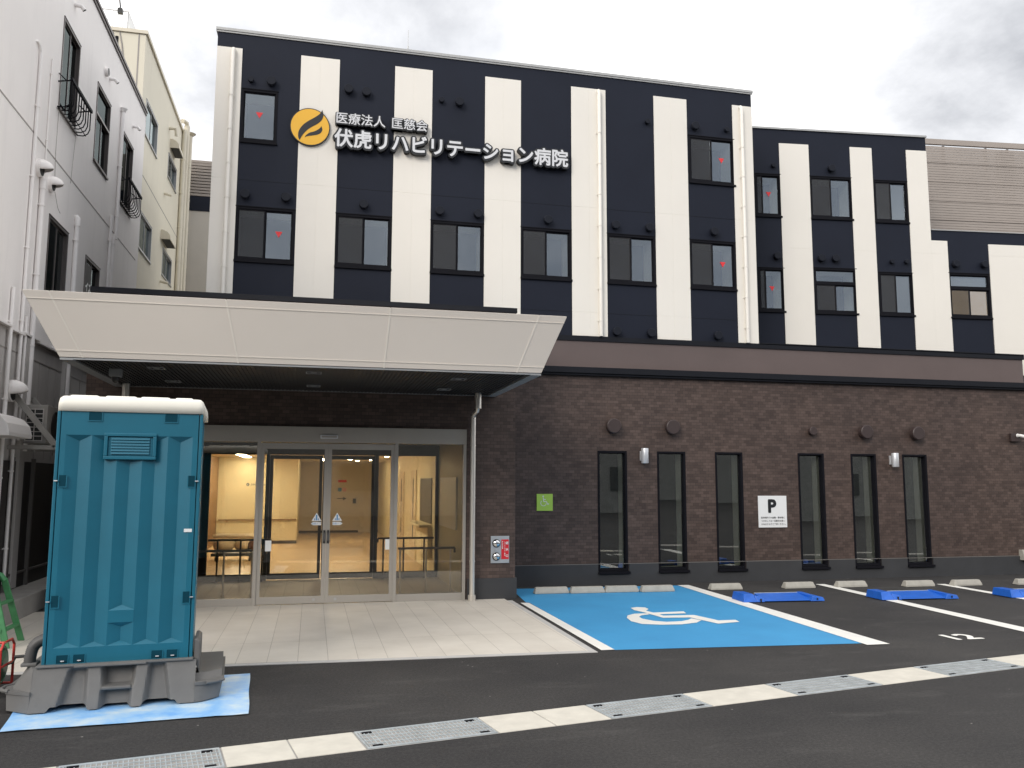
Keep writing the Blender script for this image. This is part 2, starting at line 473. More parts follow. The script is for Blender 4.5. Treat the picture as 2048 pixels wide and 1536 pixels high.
def clone(o, parent=None, loc=None):
    c = o.copy(); COL.objects.link(c)
    if loc is not None: c.location = loc
    if parent is not None: child(c, parent)
    for ch in list(o.children):
        d = clone(ch, None); d.parent = c; d.matrix_parent_inverse = ch.matrix_parent_inverse.copy()
    return c
def wall_grid(mb, x0, x1, z0, z1, holes, y=0.0, m=0):
    """A flat wall facing -Y with rectangular openings."""
    xs = sorted({x0, x1, *[h[0] for h in holes], *[h[1] for h in holes]})
    zs = sorted({z0, z1, *[h[2] for h in holes], *[h[3] for h in holes]})
    xs = [x for x in xs if x0 <= x <= x1]; zs = [z for z in zs if z0 <= z <= z1]
    for a, b in zip(xs, xs[1:]):
        run = None
        for c, d in zip(zs, zs[1:]):
            cx, cz = (a+b)/2, (c+d)/2
            hole = any(h[0] < cx < h[1] and h[2] < cz < h[3] for h in holes)
            if not hole: run = (run[0], d) if run else (c, d)
            if hole or d == zs[-1]:
                if run: mb.poly([(a, y, run[0]), (b, y, run[0]), (b, y, run[1]), (a, y, run[1])], m)
                run = None
    return mb
def rpoly(cx, cz, rx, rz, n=24):
    return [(cx+rx*math.cos(2*PI*k/n), cz+rz*math.sin(2*PI*k/n)) for k in range(n)]
FONT_CACHE = {}
def text_data(body, size, bold=0.0, n=8, align='LEFT', ext=0.0, stepz=0.0004, sx=1.0):
    """Lettering as a mesh in the XY plane; bold > 0 thickens the strokes by that many metres."""
    cu = bpy.data.curves.new('lettering', 'FONT'); cu.body = body; cu.size = size; cu.align_x = align
    cu.extrude = ext; cu.resolution_u = 3
    ob = bpy.data.objects.new('lettering', cu); COL.objects.link(ob)
    dg = bpy.context.evaluated_depsgraph_get()
    me = bpy.data.meshes.new_from_object(ob.evaluated_get(dg))
    vs_ = [(v.co.x*sx, v.co.y, v.co.z) for v in me.vertices]; fs = [tuple(p.vertices) for p in me.polygons]
    bpy.data.objects.remove(ob); bpy.data.meshes.remove(me); bpy.data.curves.remove(cu)
    V, F = [], []
    offs = [(0, 0)] if bold <= 0 else [(0, 0)] + [(bold*math.cos(2*PI*k/n), bold*math.sin(2*PI*k/n)) for k in range(n)]
    for k, (dx, dy) in enumerate(offs):
        i = len(V)
        V += [(x+dx, y+dy, z+k*stepz) for x, y, z in vs_]; F += [tuple(i+q for q in f) for f in fs]
    return V, F
def text_obj(name, body, size, material, parent, place, bold=0.0, align='LEFT', ext=0.0, n=8, sx=1.0, stepz=0.0004):
    """place: function mapping (x, y, z_out) of the lettering plane to 3-D"""
    V, F = text_data(body, size, bold, n, align, ext, stepz, sx)
    mb = MB()
    mb.v = [tuple(place(*p)) for p in V]; mb.f = F; mb.m = [0]*len(F)
    return mb.build(name, material, parent)
def on_front(x, y, z):      # lettering on a wall facing -Y whose surface is at y
    return lambda a, b, c: (x+a, y-c, z+b)

# ================================================================== THE SETTING
def struct(mb, name, m, label, kind='structure', **kw):
    return tag(mb.build(name, m, **kw), label, None, None, kind)
mb = MB(); mb.poly([(-300, -300, 0), (300, -300, 0), (300, 300, 0), (-300, 300, 0)])
struct(mb, 'ground', 'asphalt', 'dark new asphalt of the hospital car park')
mb = MB()
mb.prism([(-3.80, -5.62, -0.05), (3.04, -5.83, -0.05), (3.06, -1.50, -0.05), (-3.80, -1.50, -0.05)], (0, 0, 0.058))
struct(mb, 'pavement', 'paving_tile', 'pale beige tiled apron in front of the entrance doors')
mb = MB()
mb.prism([(-3.80, -5.72, -0.05), (3.12, -5.93, -0.05), (3.12, -5.832, -0.05), (-3.80, -5.622, -0.05)], (0, 0, 0.056))
mb.prism([(3.042, -5.83, -0.05), (3.12, -5.83, -0.05), (3.145, -1.72, -0.05), (3.062, -1.72, -0.05)], (0, 0, 0.056))
struct(mb, 'pavement_edging', 'edge_concrete', 'grey concrete edging strip round the tiled apron')
def flat(name, m, pts, z, label):
    mb = MB(); mb.poly([(x, y, z) for x, y in pts]); return struct(mb, name, m, label)
flat('blue_bay_marking', 'paint_blue', [(3.345, -5.85), (6.33, -6.10), (6.56, -0.42), (4.6, -0.33), (3.46, -0.30), (3.30, -2.0), (3.345, -2.0)], 0.004, 'bright blue painted surface of the accessible parking bay')
flat('white_line_marking', 'paint_white', [(3.19, -5.85), (3.345, -5.85), (3.33, -2.06), (3.20, -2.03)], 0.008, 'white painted line beside the tiled apron')
flat('white_line_marking', 'paint_white', [(6.30, -6.21), (6.60, -6.21), (6.77, -0.42), (6.56, -0.40)], 0.008, 'white painted line between the blue bay and bay 12')
flat('white_line_marking', 'paint_white', [(8.80, -5.95), (9.07, -5.75), (9.32, -0.80), (9.14, -0.78)], 0.008, 'white painted line on the far side of bay 12')
flat('white_line_marking', 'paint_white', [(11.15, -5.9), (11.36, -5.9), (11.55, -1.25), (11.38, -1.23)], 0.008, 'white painted line two bays from the blue bay')
flat('white_line_marking', 'paint_white', [(13.5, -6.0), (13.7, -6.0), (13.86, -1.5), (13.68, -1.5)], 0.008, 'white painted line at the far end of the parking row')
# wheelchair symbol
BODY = [(4.68,-2.9),(4.8,-2.84),(4.91,-2.9),(4.9,-3.06),(4.8,-3.21),(4.83,-3.4),(5.31,-3.38),(5.27,-3.56),(4.86,-3.56),(4.86,-3.69),(5.31,-3.73),(5.43,-4.24),(5.68,-4.24),(5.65,-4.41),(5.3,-4.48),(5.16,-3.92),(4.78,-3.87),(4.71,-3.34),(4.65,-3.13)]
ARC = [(4.72,-3.44),(4.53,-3.44),(4.38,-3.56),(4.29,-3.76),(4.24,-4.05),(4.3,-4.29),(4.53,-4.4),(4.8,-4.43),(5.06,-4.34),(5.21,-4.17),(5.14,-4.0),(5.05,-4.1),(4.91,-4.19),(4.69,-4.2),(4.55,-4.08),(4.47,-3.88),(4.49,-3.71),(4.58,-3.59),(4.72,-3.54)]
mb = MB(); mb.poly([(x, y, 0.0085) for x, y in BODY]); mb.poly([(x, y, 0.0080) for x, y in ARC])
struct(mb, 'wheelchair_marking', 'paint_white', 'white wheelchair symbol painted on the blue bay')
V, F = text_data('12', 0.45, bold=0.016)
mb = MB(); mb.v = [(7.49+x*1.06, -6.14+y, 0.006+z*0.2) for x, y, z in V]; mb.f = F; mb.m = [0]*len(F)
struct(mb, 'bay_number_marking', 'paint_white', 'white number 12 painted on the asphalt')

# ------------------------------------------------------------------ drain line
AX = Vector((0.9833, 0.1819, 0)); AN = Vector((-0.1819, 0.9833, 0))
def dpt(x, v, z):                     # x along world X on the upper edge, v across (0 = wall side, -0.44 = road side)
    y0 = -8.46 + (x - 0.0)*0.185
    p = Vector((x, y0, z)) + AN*v
    return tuple(p)
def drain_slab(xa, xb, label):
    mb = MB()
    g = 0.006
    p = [dpt(xa+g, -0.44, -0.08), dpt(xb-g, -0.44, -0.08), dpt(xb-g, 0, -0.08), dpt(xa+g, 0, -0.08),
         dpt(xa+g, -0.44, 0.008), dpt(xb-g, -0.44, 0.008), dpt(xb-g, 0, 0.008), dpt(xa+g, 0, 0.008)]
    mb.hexa(p)
    return tag(mb.build('drain_cover', 'concrete', bevel=0.004), label, 'drain cover', 'concrete drain covers in the gutter line')
def drain_grate(xa, xb, label):
    r = root('drain_grate', label, 'drain grate', dpt((xa+xb)/2, -0.22, 0), 0, 'steel grates in the gutter line')
    mb = MB()
    def bar(x0, x1, v0, v1, z0, z1):
        mb.hexa([dpt(x0, v0, z0), dpt(x1, v0, z0), dpt(x1, v1, z0), dpt(x0, v1, z0), dpt(x0, v0, z1), dpt(x1, v0, z1), dpt(x1, v1, z1), dpt(x0, v1, z1)])
    bar(xa+.008, xb-.008, -0.437, -0.405, -0.05, 0.009); bar(xa+.008, xb-.008, -0.035, -0.003, -0.05, 0.009)
    bar(xa+.008, xa+.020, -0.405, -0.035, -0.05, 0.009); bar(xb-.020, xb-.008, -0.405, -0.035, -0.05, 0.009)
    mb.build('rim', 'galvanised', r)
    mb = MB()
    n = 30; L = xb-xa-0.04
    for k in range(n):
        x = xa+.02 + L*(k+0.5)/n
        bar(x-.0035, x+.0035, -0.405, -0.035, -0.035, 0.0075)
    for v in (-0.33, -0.255, -0.18, -0.105):
        bar(xa+.02, xb-.02, v-.006, v+.006, -0.02, 0.0085)
    mb.build('bars', 'galvanised', r)
    mb = MB(); bar_ = (xa+.02, xb-.02, -0.405, -0.035)
    mb.poly([dpt(bar_[0], bar_[2], -0.03), dpt(bar_[1], bar_[2], -0.03), dpt(bar_[1], bar_[3], -0.03), dpt(bar_[0], bar_[3], -0.03)])
    mb.build('channel', 'black_plastic', r)
    for (x, v) in ((xa+.09, -0.385), (xa+.09, -0.055), (xb-.09, -0.385), (xb-.09, -0.055)):
        mb = MB(); bar(x-.035, x+.035, v-.014, v+.014, 0.0, 0.011); mb.build('clip', 'window_black', r)
    return r
# opening in the ground for the channel is hidden by the covers: a dark bed just above the asphalt
mb = MB(); mb.poly([dpt(-7, -0.447, 0.0025), dpt(17, -0.447, 0.0025), dpt(17, 0.007, 0.0025), dpt(-7, 0.007, 0.0025)])
struct(mb, 'drain_bed_surface', 'curb_concrete', 'grey bed of the drain line across the car park')
grates = [(-1.56, -0.57, 'steel drain grate nearest the portable toilet'), (0.35, 1.33, 'steel drain grate in front of the entrance doors'),
          (2.28, 3.24, 'steel drain grate in front of the apron corner'), (4.14, 5.13, 'steel drain grate in front of the wheelchair symbol'),
          (6.00, 7.06, 'steel drain grate in front of the painted number 12')]
for a, b, l in grates: drain_grate(a, b, l)
slabs = [(-2.5, -1.56, 'concrete drain cover at the frame edge below the toilet'), (-0.57, -0.12, 'short concrete drain cover beside the grate by the toilet'),
         (-0.12, 0.35, 'short concrete drain cover beside the grate in front of the doors'), (1.33, 1.80, 'concrete drain cover just past the grate in front of the doors'),
         (1.80, 2.28, 'concrete drain cover before the grate at the apron corner'), (3.24, 4.14, 'long concrete drain cover opposite the white line of the blue bay'),
         (5.13, 6.00, 'long concrete drain cover opposite the blue bay far corner'), (7.06, 8.1, 'concrete drain cover at the far end of the gutter line')]
for a, b, l in slabs: drain_slab(a, b, l)

# ================================================================== WINDOWS (shared builder)
def make_window(w, h, panes, glass_mat='window_glass', frame_mat='window_black', depth=0.14, sill=True, bars=(), room=0.5, fd=0.07, back='room_shade', backings=()):
    """panes: (x0, x1, z0, z1, y, screen, triangle). Local coordinates: x 0..w, z 0..h, wall surface at y = 0, outside is -y."""
    mb = MB(); t = 0.038
    mb.box(0, t, -0.012, fd, 0, h); mb.box(w-t, w, -0.012, fd, 0, h)
    mb.box(t, w-t, -0.010, fd, 0, t); mb.box(t, w-t, -0.010, fd, h-t, h)
    for b in bars: mb.box(*b)
    if sill:
        mb.box(-0.004, w+0.012, -0.036, 0.0, -0.045, -0.004); mb.box(-0.008, w+0.008, -0.018, 0.0, h+0.002, h+0.020)
    o = mb.build('window', frame_mat, bevel=0.003)
    for (x0, x1, z0, z1, y, scr, tri) in panes:
        s = 0.022
        g = MB(); g.box(x0+s, x1-s, y, y+0.006, z0+s, z1-s)
        f = MB(); f.box(x0, x0+s, y-.012, y+.016, z0, z1); f.box(x1-s, x1, y-.012, y+.016, z0, z1)
        f.box(x0+s, x1-s, y-.012, y+.016, z0, z0+s); f.box(x0+s, x1-s, y-.012, y+.016, z1-s, z1)
        f.build('sash', frame_mat).parent = o
        g.build('pane', glass_mat).parent = o
        if scr:
            q = MB(); q.poly([(x0+s, y-.014, z0+s), (x1-s, y-.014, z0+s), (x1-s, y-.014, z1-s), (x0+s, y-.014, z1-s)])
            q.build('insect_screen', 'screen_mesh').parent = o
        if tri:
            q = MB(); cx, cz = tri
            q.prism([(cx-.062, y-.003, cz+.055), (cx+.062, y-.003, cz+.055), (cx, y-.003, cz-.055)], (0, 0.002, 0))
            q.build('fire_access_mark', 'sticker_red').parent = o
    q = MB(); d = fd; D = room
    q.poly([(t, d, t), (t, D, t), (t, D, h-t), (t, d, h-t)], 0); q.poly([(w-t, d, t), (w-t, d, h-t), (w-t, D, h-t), (w-t, D, t)], 0)
    q.poly([(t, d, t), (w-t, d, t), (w-t, D, t), (t, D, t)], 0); q.poly([(t, d, h-t), (t, D, h-t), (w-t, D, h-t), (w-t, d, h-t)], 0)
    q.poly([(t, D, t), (w-t, D, t), (w-t, D, h-t), (t, D, h-t)], 1)
    q.build('reveal', ['reveal_light', back]).parent = o
    for x0, x1, z0, z1, m_ in backings:
        q = MB(); q.box(x0, x1, fd+.002, fd+.006, z0, z1); q.build('blind', m_).parent = o
    return o
def settle(o):
    # no two panes hang perfectly parallel: each catches its own piece of sky
    for ch in o.children:
        if ch.name.startswith('pane'): ch.rotation_euler = (random.uniform(-.012, .012), 0, random.uniform(-.012, .012))
    return o
def put(proto, parent, loc, used):
    if proto.name not in used:
        used.add(proto.name); proto.location = loc; child(proto, parent); return proto
    return settle(clone(proto, parent, loc))
USED = set()
H = 0.95
w_slider = make_window(1.0, H, [(.038, .50, .038, H-.038, .015, True, None), (.50, .962, .038, H-.038, .04, False, None)])
w_slider_t = make_window(1.0, H, [(.038, .50, .038, H-.038, .015, True, None), (.50, .962, .038, H-.038, .04, False, (.735, .50))])
w_single = make_window(0.62, H, [(.038, .582, .038, H-.038, .03, False, (.31, .50))])
w_half = make_window(0.60, H, [(.038, .17, .038, H-.038, .015, True, None), (.17, .562, .038, H-.038, .04, False, (.33, .50))])
emit('blind_glow', (1.0, 0.66, 0.33), 0.36); mat('blind_grey', (0.42, 0.40, 0.37), 0.8, var=0.03)  # the lit room's light is put into the beige blind as a glow
mat('curtain', (0.34, 0.40, 0.385), 0.8, var=0.25, scale=2.0, stretch=(6, 6, 0.3)); mat('frosted', (0.50, 0.52, 0.49), 0.7, var=0.1)
w_blind = make_window(1.0, H+0.05, [(.038, .962, .69, H+.012, .03, False, None), (.038, .50, .038, .63, .015, True, None), (.50, .962, .038, .63, .04, False, None)],
                        bars=((.038, .962, -.008, .07, .63, .69),), backings=((.04, .96, .03, .66, 'blind_glow'), (.04, .96, .67, H, 'blind_grey')))
w_transom = make_window(1.0, H+0.05, [(.038, .962, .69, H+.012, .03, False, None), (.038, .50, .038, .63, .015, True, None), (.50, .962, .038, .63, .04, False, None)],
                        bars=((.038, .962, -.008, .07, .63, .69),))

def vent_cap(r, l, m):
    mb = MB()
    mb.tube([(0, 0, 0), (0, -l*0.35, 0)], r*0.82, 20)
    mb.tube([(0, -l*0.30, 0), (0, -l*0.92, 0), (0, -l, 0)], [r, r, r*0.9], 24)
    return mb.build('vent_cap', m, smooth=True)
vc_big = vent_cap(0.082, 0.11, 'navy_vent'); vc_small = vent_cap(0.05, 0.08, 'navy_vent')
def white_pipe(parent, x, z0, z1, y0=0.0):
    mb = MB(); r = 0.037
    mb.tube([(x, y0-.06, z0), (x, y0-.06, z1-.05), (x, y0-.02, z1)], r, 12)
    for k in range(int((z1-z0)/0.62)):
        z = z0+0.3+k*0.62; mb.tube([(x, y0-.06, z-.012), (x, y0-.06, z+.012)], r+.006, 12)
        mb.box(x-.05, x+.05, y0-.035, y0-.016, z-.008, z+.008)
    return mb.build('downpipe', 'pipe_white', parent, smooth=True)

# ================================================================== HOSPITAL, MAIN BUILDING
hosp = root('hospital_building', 'navy and white striped hospital building over a brown tiled ground floor', 'building', (3.4, 4.0, 0))
XA, XB, ZT, ZL = -1.87, 8.58, 9.86, 4.60
wins1 = [(-1.44, 5.70, w_slider_t), (0.27, 5.70, w_slider), (1.98, 5.70, w_slider), (3.69, 5.70, w_slider), (5.405, 5.70, w_slider), (7.13, 5.70, w_slider_t),
         (-1.42, 7.86, w_single), (7.16, 7.86, w_slider_t)]
holes = [(x, x+(0.62 if p is w_single else 1.0), z, z+H) for x, z, p in wins1]
mb = MB()
wall_grid(mb, XA, XB, ZL-.6, ZT, holes)
mb.poly([(XA, 0, 4.0), (XA, 0, ZT), (XA, 10, ZT), (XA, 10, 4.0)]); mb.poly([(XB, 0, 4), (XB, 10, 4), (XB, 10, ZT), (XB, 0, ZT)])
mb.poly([(XA, 10, 4.0), (XA, 10, ZT), (XB, 10, ZT), (XB, 10, 4.0)]); mb.poly([(XA, 0, ZT), (XB, 0, ZT), (XB, 10, ZT), (XA, 10, ZT)])
mb.build('wall', 'navy_panel', hosp)
mb = MB(); mb.box(XA-.03, XB+.03, -.035, .25, ZT+.001, ZT+.05); mb.box(XA-.03, XB+.03, -.020, .0, ZT-.03, ZT)
mb.build('roof_cap', 'cap_metal', hosp)
# panel joints
mb = MB()
for z in (7.14, 5.08): mb.box(XA, XB, -.0025, .0, z-.003, z+.003)
mb.build('panel_joint', 'black_flashing', hosp)
stripes = [(-1.87, -1.44), (-0.42, 0.27), (1.28, 1.98), (2.99, 3.69), (4.70, 5.405), (6.42, 7.13), (8.14, 8.58)]
for a, b in stripes:
    mb = MB(); y0 = -.016; zs = [ZL-.05, 5.08, 7.14, 9.56]
    for c, d in zip(zs, zs[1:]):
        m_ = (a+b)/2
        if b-a > .5:
            mb.box(a, m_-.0012, y0, .0, c+.002, d-.002); mb.box(m_+.0012, b, y0, .0, c+.002, d-.002)
        else: mb.box(a, b, y0, .0, c+.002, d-.002)
    mb.box(a+.003, b-.003, -.0135, -.0005, ZL-.045, 9.555)
    mb.build('stripe_panel', 'white_panel', hosp, bevel=0.0015)
for x, z, p in wins1: put(p, hosp, (x, 0, z), USED)
for (x, z, s) in ((-1.27,8.98,0),(-0.92,8.98,1),(0.44,8.99,1),(0.76,8.97,1),(2.15,8.98,0),(2.49,8.97,1),(6.27,8.99,0),(7.29,9.0,1),(7.99,9.0,0),
                  (-1.29,6.86,1),(-0.6,6.86,1),(0.76,6.84,1),(2.14,6.83,1),(2.86,6.83,1),(4.21,6.82,1),(5.57,6.82,1),(6.27,6.82,1),(7.65,6.84,1),(5.57,4.73,1),(6.27,4.73,1),(7.67,4.74,1)):
    put(vc_big if s else vc_small, hosp, (x, 0, z), USED)
for x in (-1.59, 5.25, 8.31): white_pipe(hosp, x, ZL+.02, 9.52, -.016)
# lower storey
slits = [(5.18, .58), (6.37, .58), (7.57, .58), (9.355, .58), (10.545, .58), (11.74, .58)]
SZ0, SZ1 = 0.24, 2.46
mb = MB(); wall_grid(mb, 3.24, 16.5, 0.0, 4.02, [(x, x+w, SZ0, SZ1) for x, w in slits])
mb.poly([(16.5, 0, 0), (16.5, 8, 0), (16.5, 8, 4), (16.5, 0, 4)])
mb.build('tiled_wall', 'brown_tile', hosp)
mb = MB()
xs = [3.24] + [v for x, w in slits for v in (x-.012, x+w+.012)] + [16.5]
for a, b in zip(xs[::2], xs[1::2]): mb.box(a, b, -.03, -.0005, 0.0, 0.37)
for x, w in slits: mb.box(x-.012, x+w+.012, -.03, -.0005, 0, 0.185)
mb.build('plinth', 'plinth_grey', hosp)
mb = MB(); mb.box(3.24, 16.5, -.03, 0.0, 0.3705, 0.38)
mb.build('plinth_trim', 'grey_brown', hosp)
mb = MB(); mb.box(3.24, 14.87, -.045, -.0005, 4.525, 4.62); mb.box(XB, 14.87, -.045, 1.6, 4.605, 4.64)
mb.build('ledge_flashing', 'black_flashing', hosp)
mb = MB(); mb.box(3.24, 14.84, -.02, 1.6, 4.02, 4.525)
mb.build('fascia_band', 'brown_band', hosp)
mb = MB(); mb.box(3.26, 16.5, -.11, .0, 3.905, 4.015); mb.box(3.26, 16.5, -.075, .0, 3.865, 3.904)
mb.build('eave', 'black_flashing', hosp)
w_slit = make_window(.58, SZ1-SZ0, [(.03, .55, .03, SZ1-SZ0-.03, .085, False, None)], 'slit_glass', depth=.2, sill=False, room=0.37, fd=.115)
for x, w in slits: put(w_slit, hosp, (x, 0, SZ0), USED)
for x, w in slits:
    mb = MB(); mb.box(x-.012, x+w+.02, -.075, .0, SZ0-.045, SZ0-.002); mb.build('window_sill', 'window_black', hosp)
bv_big = vent_cap(0.14, 0.15, 'brown_vent'); bv_small = vent_cap(0.085, 0.11, 'brown_vent')
for x, z, s in ((5.47,2.92,1),(6.66,2.92,1),(9.67,2.90,0),(10.86,2.90,1),(12.06,2.89,1)):
    put(bv_big if s else bv_small, hosp, (x, 0, z), USED)
mb = MB(); mb.hexa([(14.44,-.16,.29),(14.86,-.16,.29),(14.86,0,.29),(14.44,0,.29),(14.44,-.10,.50),(14.86,-.10,.50),(14.86,0,.50),(14.44,0,.50)])
mb.build('duct_hood', 'stop_concrete', hosp, bevel=.006)
# lightning rod on the roof
mb = MB(); mb.tube([(1.66, 1.5, ZT), (1.66, 1.5, 10.8)], .012, 6); mb.tube([(1.66, 1.5, 10.8), (1.66, 1.5, 11.15)], .005, 6)
mb.build('lightning_rod', 'cap_metal', hosp)

# ================================================================== HOSPITAL, TURNED WING
wing = root('hospital_wing', 'lower striped hospital wing set back behind the ledge, turned towards the car park', 'building', (14.9, 0.8, 0), R(-6.3), world=False)
zt2, zt3 = 9.79, 7.60
wins2 = [(-5.52, 7.78, w_half), (-4.235, 7.78, w_slider), (-2.71, 7.76, None), (-5.51, 5.63, w_half), (-4.215, 5.62, w_transom), (-2.69, 5.62, None), (-1.0, 5.61, w_blind)]
w_slider_n = make_window(0.82, H, [(.038, .41, .038, H-.038, .015, True, None), (.41, .782, .038, H-.038, .04, False, None)], backings=((.04, .78, .03, H-.03, 'blind_grey'),))
wins2 = [(x, z, p or w_slider_n) for x, z, p in wins2]
def ww(p): return {w_half.name: .60, w_slider_n.name: .82}.get(p.name.split('__')[0], 1.0)
holes = []
for x, z, p in wins2:
    w = .60 if p is w_half else .82 if p is w_slider_n else 1.0
    holes.append((x, x+w, z, z+(H+.05 if p in (w_transom, w_blind) else H)))
mb = MB(); xl = -6.32
wall_grid(mb, xl, -1.38, 4.0, zt2, holes); wall_grid(mb, -1.38, 4.5, 4.0, zt3, holes)
mb.poly([(xl, 0, 4), (xl, 0, zt2), (xl, 8, zt2), (xl, 8, 4)]); mb.poly([(-1.38, 0, zt3), (-1.38, 8, zt3), (-1.38, 8, zt2), (-1.38, 0, zt2)])
mb.poly([(xl, 0, zt2), (-1.38, 0, zt2), (-1.38, 8, zt2), (xl, 8, zt2)]); mb.poly([(-1.38, 0, zt3), (4.5, 0, zt3), (4.5, 8, zt3), (-1.38, 8, zt3)])
mb.poly([(4.5, 0, 0), (4.5, 8, 0), (4.5, 8, zt3), (4.5, 0, zt3)]); mb.poly([(xl, 8, 0), (xl, 8, zt2), (4.5, 8, zt2), (4.5, 8, 0)])
mb.build('wall', 'navy_panel', wing)
mb = MB(); mb.box(xl, -1.36, -.03, .2, zt2+.001, zt2+.045); mb.box(-1.359, 4.5, -.02, .2, zt3+.001, zt3+.02)
mb.build('roof_cap', 'cap_metal', wing)
for segs in ([(-4.93, -4.235, 4.3, 9.47)], [(-3.245, -2.72, 4.3, 9.47)], [(-1.88, -1.381, 4.3, 9.47), (-1.38, -0.99, 4.3, 7.36)], [(0.02, 4.5, 4.3, 7.32)]):
    mb = MB()
    for a, b, c, d in segs:
        zs = [z for z in (4.88, 7.05) if c < z < d]; zs = [c]+zs+[d]
        for e_, f_ in zip(zs, zs[1:]): mb.box(a, b, -.016, 0, e_+.002, f_-.002)
        mb.box(a+.003, b-.003, -.0135, -.0005, c+.01, d-.005)
    mb.build('stripe_panel', 'white_panel', wing)
for x, z, p in wins2:
    c = settle(clone(p)) if p.name in USED else p
    USED.add(p.name); c.location = (x, 0, z); c.parent = wing; c.matrix_parent_inverse = Matrix.Identity(4)
for x, z, s in ((-5.09,8.93,0),(-3.73,8.92,1),(-5.08,6.85,1),(-4.05,6.84,1),(-3.72,6.84,1),(-2.37,6.82,0),(-2.02,6.83,0),(-0.84,6.82,1),(-0.14,6.83,1)):
    c = clone(vc_big if s else vc_small); c.location = (x, 0, z); c.parent = wing; c.matrix_parent_inverse = Matrix.Identity(4)

# ================================================================== LOUVRE SCREENS BEHIND
lou = root('louvre_screen', 'taupe slatted plant screen on the wing roof behind the striped facade', 'louvre screen', (14.9, 0.8, 7.6), R(-6.3), world=False)
def louvre(parent, x0, x1, y, z0, z1, pitch, posts):
    mb = MB(); n = int((z1-z0)/pitch)
    for k in range(n):
        z = z0+k*pitch
        mb.hexa([(x0, y, z), (x1, y, z), (x1, y+.05, z+.03), (x0, y+.05, z+.03), (x0, y, z+pitch*.86), (x1, y, z+pitch*.86), (x1, y+.05, z+pitch*.86+.03), (x0, y+.05, z+pitch*.86+.03)])
    mb.build('slats', 'louver_taupe', parent)
    for p in posts:
        q = MB(); q.box(p-.03, p+.03, y+.06, y+.12, z0-.1, z1); q.build('post', 'louver_taupe', parent)
yq = 1.5
louvre(lou, -1.3, 5.5, yq, 0.30, 2.72, 0.066, (-1.2, 0.15, 1.3, 1.9, 3.2, 4.6))
mb = MB()
for z in (0.78, 1.27, 1.76, 2.25): mb.box(-1.3, 5.5, yq-.012, yq-.002, z-.012, z+.012)
mb.box(-1.3, 5.5, yq-.01, yq+.06, 2.725, 2.86); mb.box(-1.3, 5.5, yq-.01, yq+.06, 0.0, 0.29)
mb.build('rail', 'louver_taupe', lou)
mb = MB(); mb.box(1.75, 2.15, yq+.15, yq+.3, 0, 2.7); mb.build('backing', 'grey_brown', lou)
mb = MB(); mb.box(-1.3, 5.5, yq+1.6, yq+1.7, 0, 1.15); mb.build('inner_wall', 'louver_taupe', lou)
# rear block seen in the gap
mat('rear_beige', (0.56, 0.52, 0.46), 0.75, var=0.03)
rear = root('rear_block', 'distant beige and navy block topped with taupe slats, seen in the gap', 'building', (-4.2, 16.0, 0))
RY, RX0, RX1 = 14.0, -6.5, -1.9
mb = MB(); mb.box(RX0, RX1, RY, RY+4, 0, 10.86); mb.build('wall', 'rear_beige', rear)
mb = MB(); mb.box(RX0, RX1, RY-.02, RY+4, 10.861, 11.36); mb.build('fascia', 'navy_panel', rear)
mb = MB(); z = 11.38
while z < 12.56:
    mb.hexa([(RX0, RY-.02, z), (RX1, RY-.02, z), (RX1, RY+.05, z+.03), (RX0, RY+.05, z+.03), (RX0, RY-.02, z+.075), (RX1, RY-.02, z+.075), (RX1, RY+.05, z+.105), (RX0, RY+.05, z+.105)])
    z += .105
mb.build('slats', 'louver_taupe', rear)
mb = MB(); mb.box(RX0, RX1, RY+.13, RY+.2, 11.37, 12.6); mb.box(-3.55, -3.45, RY+.06, RY+.13, 11.37, 12.6); mb.build('backing', 'louver_taupe', rear)
mb = MB(); mb.prism([(-3.72, RY+1, 13.45), (-2.6, RY+1, 13.40), (-2.6, RY+1, 12.5), (-3.40, RY+1, 12.5)], (0, 1.0, 0)); mb.build('roof_hood', 'grey_brown', rear)

# ================================================================== ENTRANCE PORCH
porch = root('entrance_porch', 'entrance porch with sliding glass doors under a wide beige canopy', 'entrance porch', (0.2, -1.5, 0))
PX0, PX1, PY = -3.30, 3.24, -1.5
DX0, DX1, DZ = -1.95, 2.42, 2.715
mb = MB()
wall_grid(mb, PX0, PX1, 0, 4.02, [(DX0, DX1, -1, DZ)], PY)
mb.poly([(PX1, PY, 0), (PX1, 0, 0), (PX1, 0, 4.02), (PX1, PY, 4.02)]); mb.poly([(PX0, PY, 0), (PX0, PY, 4.02), (PX0, 6, 4.02), (PX0, 6, 0)])
mb.build('tiled_wall', 'brown_tile', porch)
mb = MB(); mb.box(PX0, PX1, PY+.002, 0, 4.02, 4.68); mb.build('parapet', 'brown_band', porch)
mb = MB(); mb.box(PX0-.02, PX1+.02, PY-.04, 0.0, 4.681, 4.76); mb.build('parapet_cap', 'black_flashing', porch)
mb = MB(); mb.prism([(DX1+.03, PY-.025, 0), (PX1+.025, PY-.025, 0), (PX1+.025, -.031, 0), (PX1+.0005, -.031, 0), (PX1+.0005, PY-.0005, 0), (DX1+.03, PY-.0005, 0)], (0, 0, .335)); mb.build('plinth', 'plinth_grey', porch, bevel=.003)
mb = MB(); mb.box(PX0, DX0-.03, PY-.025, PY-.0005, 0, 0.335); mb.build('plinth', 'plinth_grey', porch, bevel=.003)
